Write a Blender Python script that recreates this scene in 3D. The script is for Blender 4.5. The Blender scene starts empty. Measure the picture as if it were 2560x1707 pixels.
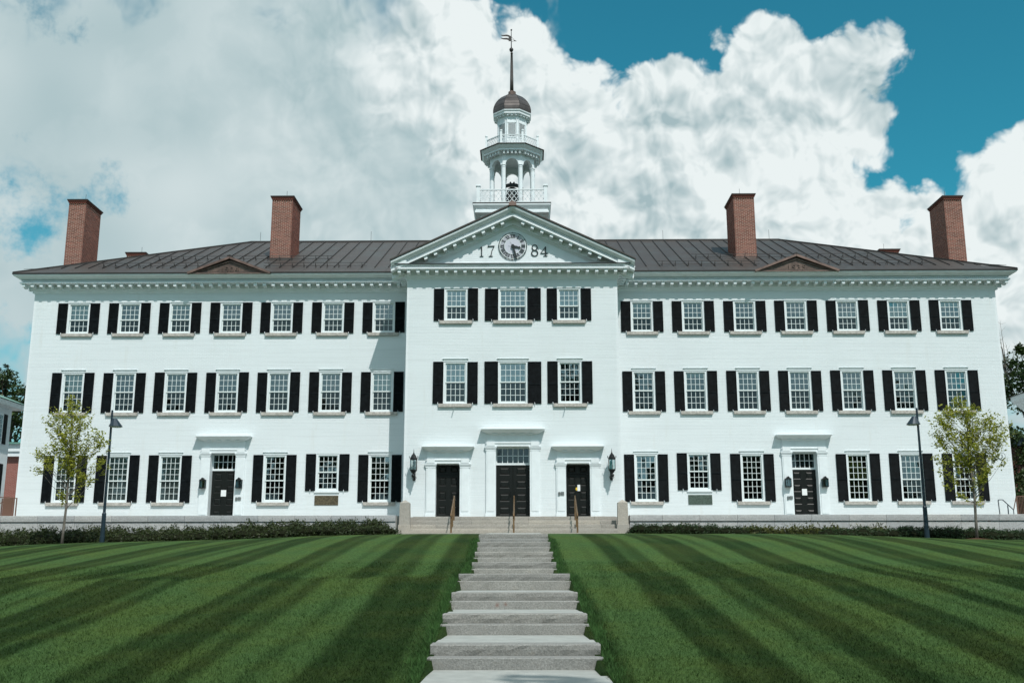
import bpy, math, random
import numpy as np
from math import sin, cos, pi, radians, atan2, sqrt
from mathutils import Matrix, Vector
random.seed(7)
RNG = np.random.default_rng(7)
SC = bpy.context.scene

# ------------------------------------------------------------------ camera, world, sun, exposure
YAW, PITCH, ROLL = 0.0109, 0.2132, -0.0012
CAM = Vector((0.4925, -46.0, 3.0))
cd = bpy.data.cameras.new('camera'); cam = bpy.data.objects.new('camera', cd); SC.collection.objects.link(cam)
cd.sensor_width = 36.0; cd.lens = 37.124; cd.clip_start = 0.2; cd.clip_end = 3000
cam.matrix_world = Matrix.Translation(CAM) @ Matrix.Rotation(YAW, 4, 'Z') @ Matrix.Rotation(pi / 2 + PITCH, 4, 'X') @ Matrix.Rotation(ROLL, 4, 'Z')
SC.camera = cam
SC.view_settings.view_transform = 'Standard'; SC.view_settings.look = 'None'
SC.view_settings.exposure = 0.0; SC.view_settings.gamma = 1.0; SC.view_settings.use_curve_mapping = False

SUN = Vector((0.405, -1.0, 1.385)).normalized()
sl = bpy.data.lights.new('sun', 'SUN'); so = bpy.data.objects.new('sun', sl); SC.collection.objects.link(so)
sl.energy = 3.7; sl.angle = radians(0.53); sl.color = (1.0, 0.97, 0.93)
so.rotation_euler = SUN.to_track_quat('Z', 'Y').to_euler(); so.location = (20, -60, 60)

world = bpy.data.worlds.new('World'); SC.world = world; world.use_nodes = True
W = world.node_tree; W.nodes.clear()


def nd(T, typ, **kw):
    n = T.nodes.new(typ)
    for k, v in kw.items(): setattr(n, k, v)
    return n


class NT:
    """small node-graph helper"""
    def __init__(s, tree): s.t = tree
    def put(s, sock, v):
        if hasattr(v, 'is_linked') or isinstance(v, bpy.types.NodeSocket): s.t.links.new(v, sock)
        else: sock.default_value = v
    def math(s, op, a, b=None, c=None, clamp=False):
        n = nd(s.t, 'ShaderNodeMath', operation=op, use_clamp=clamp)
        for i, v in enumerate((a, b, c)):
            if v is not None: s.put(n.inputs[i], v)
        return n.outputs[0]
    def vmath(s, op, a, b=None, out=0, scale=None):
        n = nd(s.t, 'ShaderNodeVectorMath', operation=op)
        s.put(n.inputs[0], a)
        if b is not None: s.put(n.inputs[1], b)
        if scale is not None: s.put(n.inputs['Scale'], scale)
        return n.outputs[out]
    def comb(s, x, y, z=0.0):
        n = nd(s.t, 'ShaderNodeCombineXYZ')
        for i, v in enumerate((x, y, z)): s.put(n.inputs[i], v)
        return n.outputs[0]
    def sep(s, v):
        n = nd(s.t, 'ShaderNodeSeparateXYZ'); s.put(n.inputs[0], v); return n.outputs
    def noise(s, v, scale, detail=4, rough=0.5, dist=0.0, lac=2.0, typ='FBM', out='Fac'):
        n = nd(s.t, 'ShaderNodeTexNoise')
        try: n.noise_type = typ; n.normalize = True
        except Exception: pass
        if v is not None: s.put(n.inputs['Vector'], v)
        n.inputs['Scale'].default_value = scale; n.inputs['Detail'].default_value = detail
        n.inputs['Roughness'].default_value = rough; n.inputs['Distortion'].default_value = dist; n.inputs['Lacunarity'].default_value = lac
        return n.outputs[out]
    def voro(s, v, scale, detail=3, rough=0.5, smooth=0.0, feature='F1', out='Distance', rnd=1.0):
        n = nd(s.t, 'ShaderNodeTexVoronoi', feature=feature)
        if v is not None: s.put(n.inputs['Vector'], v)
        n.inputs['Scale'].default_value = scale
        if 'Detail' in n.inputs: n.inputs['Detail'].default_value = detail; n.inputs['Roughness'].default_value = rough
        if feature == 'SMOOTH_F1': n.inputs['Smoothness'].default_value = smooth
        n.inputs['Randomness'].default_value = rnd
        return n.outputs[out]
    def n2(s, v, scale, detail=4, rough=0.5, out='Fac'):
        o = s.noise(v, scale, detail, rough, out=out); o.node.noise_dimensions = '2D'; return o
    def ramp(s, f, pts, interp='LINEAR'):
        n = nd(s.t, 'ShaderNodeValToRGB'); s.put(n.inputs[0], f)
        r = n.color_ramp; r.interpolation = interp
        while len(r.elements) < len(pts): r.elements.new(0.5)
        for e, (p, c) in zip(r.elements, pts):
            e.position = p; e.color = (c, c, c, 1) if isinstance(c, (int, float)) else (*c, 1)
        return n.outputs[0]
    def smooth(s, x, a, b):
        n = nd(s.t, 'ShaderNodeMapRange', interpolation_type='SMOOTHSTEP')
        s.put(n.inputs['Value'], x)
        for k, v in (('From Min', a), ('From Max', b), ('To Min', 0.0), ('To Max', 1.0)): s.put(n.inputs[k], v)
        return n.outputs[0]
    def lin(s, x, a, b, c, d):
        n = nd(s.t, 'ShaderNodeMapRange'); s.put(n.inputs['Value'], x)
        for k, v in (('From Min', a), ('From Max', b), ('To Min', c), ('To Max', d)): s.put(n.inputs[k], v)
        return n.outputs[0]
    def mix(s, f, a, b, blend='MIX'):
        n = nd(s.t, 'ShaderNodeMix', data_type='RGBA', blend_type=blend)
        s.put(n.inputs[0], f)
        for i, v in ((6, a), (7, b)):
            if isinstance(v, tuple) and len(v) == 3: v = (*v, 1)
            s.put(n.inputs[i], v)
        return n.outputs[2]


def build_world():
    g = NT(W)
    sky = nd(W, 'ShaderNodeTexSky', sky_type='NISHITA')
    sky.sun_disc = False; sky.sun_elevation = math.asin(SUN.z); sky.sun_rotation = atan2(SUN.x, SUN.y)
    sky.altitude = 200; sky.air_density = 1.0; sky.dust_density = 0.6; sky.ozone_density = 2.5
    blue = g.mix(1.0, sky.outputs[0], (0.24, 1.20, 1.03), 'MULTIPLY')
    tc = nd(W, 'ShaderNodeTexCoord').outputs['Generated']
    d = g.vmath('NORMALIZE', tc)
    x, y, z = g.sep(d)
    az = g.math('MULTIPLY', g.math('ARCTAN2', x, y), 5.7296)     # tens of degrees
    el = g.math('MULTIPLY', g.math('ARCSINE', z), 5.7296)
    A = g.comb(az, el, 0.0)
    # warp of the outline
    wn = g.n2(A, 1.5, 3, 0.55, out='Color')
    wv = g.vmath('MULTIPLY', g.vmath('SUBTRACT', wn, (0.5, 0.5, 0.5)), (0.5, 0.5, 0.0))
    P = g.vmath('ADD', A, wv)
    def sdf(blobs, k=0.12):
        f = None
        for (bx, by, r) in blobs:
            dist = g.vmath('DISTANCE', P, (bx, by, 0.0), out=1)
            v = g.math('SUBTRACT', r, dist)
            f = v if f is None else g.math('SMOOTH_MAX', f, v, k)
        return f
    sc = sdf(CLOUD_CUMULUS, 0.08); ss = sdf(CLOUD_SHEET, 0.3); sh = sdf(CLOUD_HOLES, 0.1)
    # cauliflower relief, lit from the upper right
    dw = g.vmath('ADD', A, g.vmath('SCALE', g.vmath('SUBTRACT', g.n2(A, 2.6, 2, 0.5, out='Color'), (0.5, 0.5, 0.5)), scale=0.20))
    def puff(v, scale=3.6, detail=3.0, rough=0.55):
        o = g.voro(v, scale, detail, rough, feature='SMOOTH_F1', smooth=0.3); o.node.voronoi_dimensions = '2D'; o.node.normalize = True
        return g.math('SUBTRACT', 1.0, o)
    L = (0.45, 0.89, 0.0)
    def sh_(v, k): return g.vmath('ADD', v, tuple(c * k for c in L))
    p0 = puff(dw); p1 = puff(sh_(dw, 0.06)); ph = puff(dw, 2.9, 4.0, 0.58)
    big0 = g.n2(A, 1.1, 1, 0.5); big1 = g.n2(sh_(A, 0.22), 1.1, 1, 0.5)
    mid0 = g.n2(dw, 2.4, 4, 0.6); mid1 = g.n2(sh_(dw, 0.10), 2.4, 4, 0.6)
    sc2 = g.math('ADD', sc, g.math('MULTIPLY', g.math('SUBTRACT', ph, 0.66), 0.40))
    fuzz = g.n2(A, 2.9, 5, 0.66)
    sc2 = g.math('ADD', sc2, g.math('MULTIPLY', g.math('SUBTRACT', fuzz, 0.5), 0.08))
    soft = g.lin(az, -1.35, -0.55, 0.75, 0.05)
    dc = g.smooth(sc2, -0.02, soft)
    ss2 = g.math('ADD', ss, g.math('MULTIPLY', g.math('SUBTRACT', mid0, 0.5), 0.9))
    sh2 = g.math('ADD', sh, g.math('MULTIPLY', g.math('SUBTRACT', fuzz, 0.5), 0.9))
    dsx = g.smooth(ss2, -0.12, 0.25)
    dh = g.math('MULTIPLY', g.smooth(sh2, -0.10, 0.22), 0.92)
    # clouds in the rest of the sky
    gen = g.math('SUBTRACT', g.n2(g.vmath('MULTIPLY', A, (1.0, 1.6, 1.0)), 0.30, 5, 0.55), 0.44)
    inview = g.math('MULTIPLY', g.smooth(g.math('ABSOLUTE', az), 3.6, 3.0), g.smooth(el, 4.2, 3.2))
    dg = g.math('MULTIPLY', g.smooth(gen, -0.02, 0.07), g.math('SUBTRACT', 1.0, inview))
    # brightness of the cumulus
    rel = g.math('MULTIPLY', g.math('SUBTRACT', p0, p1), 2.6)
    rel = g.math('ADD', rel, g.math('MULTIPLY', g.math('SUBTRACT', big0, big1), 1.6))
    rel = g.math('ADD', rel, g.math('MULTIPLY', g.math('SUBTRACT', mid0, mid1), 0.22))
    deep = g.smooth(sc, 0.02, 0.42)
    tone = g.n2(A, 0.62, 3, 0.55)
    b = g.math('SUBTRACT', 0.86, g.math('MULTIPLY', deep, g.lin(tone, 0.36, 0.64, 0.38, 0.02)))
    b = g.math('ADD', b, g.math('MULTIPLY', rel, 0.70))
    b = g.math('MINIMUM', g.math('MAXIMUM', b, 0.30), 0.93)
    colc = g.mix(g.lin(b, 0.3, 0.92, 0.0, 1.0), (3.7, 4.95, 5.25), (8.3, 8.95, 8.95))
    # brightness of the sheet
    bs = g.math('ADD', 0.38, g.math('MULTIPLY', g.math('SUBTRACT', g.n2(A, 0.75, 3, 0.5), 0.5), 0.7))
    bs = g.math('ADD', bs, g.math('MULTIPLY', g.math('SUBTRACT', big0, big1), 0.8))
    puffs = g.smooth(g.n2(dw, 1.25, 5, 0.58), 0.50, 0.66)
    low = g.math('ADD', 0.10, g.math('MULTIPLY', 0.40, g.smooth(az, -2.0, -0.4)))
    bs = g.math('ADD', bs, g.math('MULTIPLY', 0.14, g.smooth(az, -1.9, -1.2)))
    bs = g.math('ADD', bs, g.math('MULTIPLY', puffs, low))
    bs = g.math('ADD', bs, g.math('MULTIPLY', g.math('SUBTRACT', p0, p1), g.math('MULTIPLY', 0.8, g.smooth(az, -1.9, -1.2))))
    cols = g.mix(g.math('MAXIMUM', g.math('MINIMUM', bs, 1.0), 0.0), (2.9, 4.4, 4.75), (7.7, 8.45, 8.5))
    out = g.mix(dsx, blue, cols)
    out = g.mix(dh, out, blue)
    out = g.mix(dc, out, colc)
    bg_ = g.mix(g.smooth(gen, 0.0, 0.35), (8.2, 9.1, 9.5), (5.2, 6.8, 7.4))
    out = g.mix(dg, out, bg_)
    hz = g.smooth(el, 1.2, -0.2)
    out = g.mix(g.math('MULTIPLY', hz, 0.6), out, (4.6, 5.8, 6.0))
    bgn = nd(W, 'ShaderNodeBackground'); bgn.inputs['Strength'].default_value = 0.10
    W.links.new(out, bgn.inputs['Color'])
    o = nd(W, 'ShaderNodeOutputWorld'); W.links.new(bgn.outputs[0], o.inputs['Surface'])


CLOUD_CUMULUS = [(0.757, 2.474, 0.164), (0.776, 2.327, 0.246), (0.898, 2.587, 0.128), (1.889, 2.551, 0.182), (1.72, 2.4, 0.199), (1.93, 2.156, 0.109), (1.951, 2.0, 0.083), (1.375, 2.558, 0.288), (1.053, 2.466, 0.162), (0.836, 2.603, 0.121), (0.866, 2.407, 0.175), (0.675, 2.264, 0.142), (1.872, 2.574, 0.135), (1.807, 2.476, 0.132), (1.616, 2.586, 0.138), (1.595, 2.283, 0.333), (1.14, 2.236, 0.389), (1.818, 2.17, 0.187), (1.913, 2.224, 0.098), (1.93, 2.014, 0.061), (0.74, 1.987, 0.398), (0.33, 2.492, 0.178), (0.102, 2.575, 0.19), (-0.051, 2.731, 0.202), (-0.205, 2.883, 0.177), (0.478, 2.363, 0.166), (0.498, 2.135, 0.261), (0.175, 2.235, 0.357), (-0.178, 2.463, 0.357), (1.638, 1.901, 0.311), (1.26, 1.796, 0.365), (0.876, 1.727, 0.35), (1.806, 1.705, 0.242), (2.031, 1.771, 0.134), (2.143, 1.802, 0.096), (2.083, 1.611, 0.193), (2.437, 1.786, 0.149), (2.613, 1.909, 0.141), (2.668, 2.005, 0.111), (2.528, 1.666, 0.264), (2.303, 1.695, 0.168), (2.305, 1.477, 0.25), (2.605, 1.4, 0.3), (0.121, 1.842, 0.358), (0.489, 1.741, 0.356), (2.792, 1.545, 0.312), (2.003, 1.419, 0.216), (1.657, 1.493, 0.267), (-0.383, 2.684, 0.331), (-0.514, 2.877, 0.259), (-0.662, 2.609, 0.354), (-0.77, 2.866, 0.281)]
CLOUD_SHEET = [(-2.4, 2.285, 0.707), (-1.736, 2.482, 0.744), (-0.999, 2.211, 0.82), (-2.142, 1.821, 0.727), (-1.339, 1.733, 0.768), (-0.495, 1.745, 0.714), (-2.53, 1.406, 0.422), (-3.093, 2.061, 0.592), (-2.921, 1.361, 0.504), (-2.65, 2.638, 0.33), (-1.95, 2.838, 0.33), (-1.277, 2.916, 0.367), (-2.589, 1.163, 0.187), (-0.379, 2.348, 0.616), (-3.04, 0.725, 0.51), (-2.562, 0.864, 0.248), (-1.858, 0.905, 0.581), (-0.955, 0.938, 0.61), (-0.006, 0.948, 0.616), (0.941, 0.933, 0.597), (1.843, 1.007, 0.538), (2.626, 1.056, 0.376), (2.999, 0.713, 0.554)]
CLOUD_HOLES = [(-2.634, 1.691, 0.128), (-2.658, 2.718, 0.069), (-2.784, 1.939, 0.061), (-2.573, 1.315, 0.083), (-2.326, 1.822, 0.034)]

build_world()
world.cycles.sampling_method = 'MANUAL'; world.cycles.sample_map_resolution = 256

# ------------------------------------------------------------------ materials
MATS = {}


def mat(name, base, rough=0.6, metal=0.0, spec=0.5, build=None):
    if name in MATS: return MATS[name]
    m = bpy.data.materials.new(name); m.use_nodes = True
    t = m.node_tree; b = t.nodes['Principled BSDF']
    b.inputs['Base Color'].default_value = (*base, 1); b.inputs['Roughness'].default_value = rough
    b.inputs['Metallic'].default_value = metal; b.inputs['Specular IOR Level'].default_value = spec
    g = NT(t); g.b = b
    g.pos = nd(t, 'ShaderNodeNewGeometry').outputs['Position']
    if build: build(g, base)
    MATS[name] = m
    return m


def vary(amount=0.12, scale=2.0, tint=None, bump=0.0, bscale=40.0, detail=5, dist=0.02, stretch=(1, 1, 1)):
    def f(g, base):
        v = g.vmath('MULTIPLY', g.pos, stretch)
        n = g.noise(v, scale, detail, 0.6)
        lo = tuple(c * (1 - amount) for c in base); hi = tuple(min(1, c * (1 + amount)) for c in base)
        if tint: lo = tint
        c = g.mix(g.smooth(n, 0.3, 0.7), lo, hi)
        g.t.links.new(c, g.b.inputs['Base Color'])
        if bump:
            bn = nd(g.t, 'ShaderNodeBump'); bn.inputs['Strength'].default_value = bump; bn.inputs['Distance'].default_value = dist
            g.t.links.new(g.noise(g.pos, bscale, 4, 0.6), bn.inputs['Height']); g.t.links.new(bn.outputs[0], g.b.inputs['Normal'])
    return f


def b_brickwhite(g, base):
    big = g.noise(g.pos, 0.35, 4, 0.55); fine = g.noise(g.pos, 14.0, 3, 0.6)
    streak = g.noise(g.vmath('MULTIPLY', g.pos, (1.6, 1.6, 0.22)), 1.0, 5, 0.6)
    c = g.mix(g.smooth(big, 0.3, 0.75), tuple(x * 0.955 for x in base), base)
    c = g.mix(g.math('MULTIPLY', g.smooth(fine, 0.45, 0.8), 0.08), c, tuple(x * 0.86 for x in base))
    crs = g.noise(g.vmath('MULTIPLY', g.pos, (0.30, 0.30, 14.6)), 1.0, 2, 0.6)
    c = g.mix(g.math('MULTIPLY', g.smooth(crs, 0.46, 0.70), 0.55), c, tuple(x * 0.86 for x in base))
    st = g.noise(g.vmath('MULTIPLY', g.pos, (3.2, 3.2, 0.35)), 1.0, 4, 0.65)
    c = g.mix(g.math('MULTIPLY', g.smooth(st, 0.58, 0.82), 0.35), c, (0.60, 0.585, 0.53))
    grime = g.math('MULTIPLY', g.smooth(g.math('ADD', g.sep(g.pos)[2], g.math('MULTIPLY', big, 1.2)), 6.6, 5.3), 0.16)
    c = g.mix(grime, c, (0.52, 0.52, 0.47))
    c = g.mix(g.math('MULTIPLY', g.smooth(streak, 0.56, 0.8), 0.22), c, (0.62, 0.62, 0.56))
    g.t.links.new(c, g.b.inputs['Base Color'])
    bn = nd(g.t, 'ShaderNodeBump'); bn.inputs['Strength'].default_value = 0.2; bn.inputs['Distance'].default_value = 0.004
    g.t.links.new(g.noise(g.pos, 60, 3, 0.6), bn.inputs['Height']); g.t.links.new(bn.outputs[0], g.b.inputs['Normal'])


WHITE = (0.755, 0.80, 0.815)
M_BRICKW = mat('white_painted_brick', WHITE, 0.62, 0, 0.3, b_brickwhite)
M_MORTW = mat('white_painted_mortar', (0.73, 0.79, 0.795), 0.7, 0, 0.2)
M_TRIM = mat('white_trim_paint', (0.735, 0.785, 0.80), 0.45, 0, 0.4, vary(0.04, 3.0))
M_SASH = mat('white_sash_paint', (0.68, 0.74, 0.73), 0.4, 0, 0.4)
M_SHUT = mat('black_shutter_paint', (0.0062, 0.0085, 0.0098), 0.6, 0, 0.06, vary(0.35, 5.0))
M_DOOR = mat('black_door_paint', (0.009, 0.011, 0.010), 0.38, 0, 0.25)
M_SILL = mat('weathered_granite_sill', (0.43, 0.405, 0.37), 0.8, 0, 0.3, vary(0.22, 9.0, bump=0.3))


def b_granite(g, base):
    sp = g.noise(g.pos, 38, 4, 0.8); big = g.noise(g.pos, 1.6, 5, 0.6); mid = g.noise(g.pos, 9, 4, 0.6)
    lo = tuple(c * 0.74 for c in base); hi = tuple(min(1, c * 1.22) for c in base)
    c = g.mix(g.smooth(sp, 0.34, 0.66), lo, hi)
    c = g.mix(g.math('MULTIPLY', g.smooth(big, 0.42, 0.72), 0.30), c, tuple(x * 0.72 for x in base))
    c = g.mix(g.math('MULTIPLY', g.smooth(mid, 0.55, 0.8), 0.22), c, (base[0] * 1.12, base[1] * 1.0, base[2] * 0.82))
    oi = nd(g.t, 'ShaderNodeObjectInfo').outputs['Random']
    c = g.mix(1.0, c, g.mix(oi, (0.86, 0.87, 0.88), (1.08, 1.06, 1.03)), 'MULTIPLY')
    g.t.links.new(c, g.b.inputs['Base Color'])
    bn = nd(g.t, 'ShaderNodeBump'); bn.inputs['Strength'].default_value = 0.55; bn.inputs['Distance'].default_value = 0.02
    g.t.links.new(g.math('ADD', g.noise(g.pos, 42, 4, 0.65), g.noise(g.pos, 9, 2, 0.5)), bn.inputs['Height']); g.t.links.new(bn.outputs[0], g.b.inputs['Normal'])


M_GRAN = mat('grey_granite', (0.27, 0.268, 0.25), 0.85, 0, 0.2, b_granite)
M_GRANT = mat('buff_granite', (0.39, 0.365, 0.325), 0.85, 0, 0.2, b_granite)
M_GRANW = mat('pale_grey_granite', (0.45, 0.46, 0.46), 0.85, 0, 0.2, b_granite)


def b_rust(g, base):
    b_granite(g, base)
    c = g.b.inputs['Base Color'].links[0].from_socket
    tot = None
    for (px, pz) in ((-0.02, 2.36), (0.14, 2.37)):
        dd = g.vmath('DISTANCE', g.vmath('MULTIPLY', g.pos, (1, 0, 1)), (px, 0, pz), out=1)
        m = g.smooth(g.math('ADD', dd, g.math('MULTIPLY', g.noise(g.pos, 14, 3, 0.6), 0.08)), 0.105, 0.035)
        tot = m if tot is None else g.math('MAXIMUM', tot, m)
    c = g.mix(g.math('MULTIPLY', tot, 0.6), c, (0.16, 0.055, 0.03))
    g.t.links.new(c, g.b.inputs['Base Color'])


M_GRANR = mat('grey_granite_with_rust_spots', (0.28, 0.278, 0.26), 0.85, 0, 0.2, b_rust)
M_CONC = mat('pale_concrete', (0.335, 0.345, 0.32), 0.8, 0, 0.3, vary(0.10, 3.0, bump=0.15, bscale=80))


def b_copper(g, base):
    v = g.vmath('MULTIPLY', g.pos, (1, 1, 1))
    n = g.noise(v, 0.9, 5, 0.6); s = g.noise(g.vmath('MULTIPLY', g.pos, (1.2, 9.0, 9.0)), 1.0, 5, 0.65)
    oi = nd(g.t, 'ShaderNodeObjectInfo').outputs['Random']
    c = g.mix(g.math('MULTIPLY', g.smooth(n, 0.4, 0.75), 0.6), base, (0.072, 0.082, 0.080))
    c = g.mix(g.math('MULTIPLY', g.smooth(s, 0.5, 0.78), 0.45), c, (0.12, 0.15, 0.145))
    c = g.mix(g.math('MULTIPLY', oi, 0.35), c, (0.074, 0.056, 0.048))
    g.t.links.new(c, g.b.inputs['Base Color'])
    g.t.links.new(g.lin(s, 0.3, 0.7, 0.42, 0.6), g.b.inputs['Roughness'])
    bn = nd(g.t, 'ShaderNodeBump'); bn.inputs['Strength'].default_value = 0.25; bn.inputs['Distance'].default_value = 0.02
    g.t.links.new(g.noise(g.pos, 2.2, 3, 0.6), bn.inputs['Height']); g.t.links.new(bn.outputs[0], g.b.inputs['Normal'])


M_COPR = mat('weathered_brown_copper', (0.060, 0.050, 0.045), 0.48, 0.15, 0.4, b_copper)
M_SEAM = mat('dark_copper_seam', (0.030, 0.026, 0.024), 0.55, 0.2, 0.5)
M_COPN = mat('pinkish_copper', (0.155, 0.098, 0.080), 0.5, 0.2, 0.5, vary(0.3, 3.0))
M_COPD = mat('copper_panel', (0.13, 0.088, 0.070), 0.45, 0.35, 0.5, vary(0.35, 4.0))
M_IRON = mat('black_iron', (0.012, 0.014, 0.014), 0.45, 0.3, 0.5)
M_LAMP = mat('dark_blue_grey_metal', (0.014, 0.030, 0.044), 0.4, 0.2, 0.5)
M_BRONZE = mat('bronze_plaque', (0.11, 0.09, 0.055), 0.5, 0.5, 0.5, vary(0.4, 18.0, bump=0.6, bscale=60))
M_BRONZEG = mat('green_bronze_plaque', (0.075, 0.105, 0.085), 0.5, 0.4, 0.5, vary(0.4, 18.0, bump=0.6, bscale=60))
M_BRASS = mat('dull_brass_rail', (0.20, 0.125, 0.065), 0.4, 0.5, 0.5, vary(0.2, 6.0))
M_BROWN = mat('brown_painted_metal', (0.16, 0.085, 0.06), 0.5, 0.1, 0.5)
M_DARK = mat('dark_numeral_paint', (0.02, 0.028, 0.028), 0.45, 0.1, 0.4)
M_DIAL = mat('grey_clock_band', (0.40, 0.41, 0.45), 0.35, 0, 0.5)
M_DIALC = mat('pale_clock_glass', (0.56, 0.57, 0.64), 0.35, 0, 0.5)
M_PAPER = mat('white_paper', (0.80, 0.82, 0.82), 0.7)
M_YELL = mat('yellow_sticker', (0.75, 0.50, 0.04), 0.6)
M_GREY = mat('grey_plastic_and_gap_shade', (0.13, 0.15, 0.15), 0.5)  # also the painted shade behind the drum louvres
M_BLIND = mat('pale_window_blind', (0.55, 0.60, 0.56), 0.8)
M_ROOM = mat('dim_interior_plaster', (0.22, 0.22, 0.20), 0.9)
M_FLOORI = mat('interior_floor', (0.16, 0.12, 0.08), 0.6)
M_MORTR = mat('chimney_mortar', (0.56, 0.44, 0.37), 0.9, 0, 0.2)


def b_redbrick(g, base):
    n = g.noise(g.pos, 5.5, 3, 0.6); n2 = g.noise(g.pos, 1.0, 3, 0.5)
    at = nd(g.t, 'ShaderNodeAttribute', attribute_name='tone').outputs['Fac']
    c = g.mix(at, (0.145, 0.052, 0.038), (0.27, 0.100, 0.072))
    c = g.mix(g.math('MULTIPLY', g.smooth(n2, 0.4, 0.7), 0.25), c, (0.16, 0.075, 0.06))
    g.t.links.new(c, g.b.inputs['Base Color'])


M_BRICKR = mat('red_brick', (0.26, 0.095, 0.075), 0.85, 0, 0.2, b_redbrick)


def glass_mat(name, refl, tint, see):
    m = bpy.data.materials.new(name); m.use_nodes = True; t = m.node_tree; t.nodes.clear(); g = NT(t)
    gl = nd(t, 'ShaderNodeBsdfGlossy'); gl.inputs['Roughness'].default_value = 0.02; gl.inputs['Color'].default_value = (0.60, 0.86, 0.92, 1)
    tr = nd(t, 'ShaderNodeBsdfTransparent'); tr.inputs['Color'].default_value = (*tint, 1)
    fr = nd(t, 'ShaderNodeFresnel'); fr.inputs['IOR'].default_value = 1.5
    f = g.math('ADD', g.math('MULTIPLY', fr.outputs[0], see), refl, clamp=True)
    bn = nd(t, 'ShaderNodeBump'); bn.inputs['Strength'].default_value = 0.08; bn.inputs['Distance'].default_value = 0.02
    t.links.new(g.noise(nd(t, 'ShaderNodeNewGeometry').outputs['Position'], 2.5, 2, 0.5), bn.inputs['Height']); t.links.new(bn.outputs[0], gl.inputs['Normal'])
    mx = nd(t, 'ShaderNodeMixShader'); t.links.new(f, mx.inputs[0]); t.links.new(tr.outputs[0], mx.inputs[1]); t.links.new(gl.outputs[0], mx.inputs[2])
    o = nd(t, 'ShaderNodeOutputMaterial'); t.links.new(mx.outputs[0], o.inputs[0])
    return m


M_GLASS = glass_mat('window_glass', 0.17, (0.82, 0.88, 0.88), 0.9)
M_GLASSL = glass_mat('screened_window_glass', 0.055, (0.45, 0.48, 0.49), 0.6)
M_GLASSC = glass_mat('lantern_glass', 0.10, (0.85, 0.9, 0.9), 0.9)

# ------------------------------------------------------------------ mesh helpers
COL = SC.collection
WPOS = {}


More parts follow.
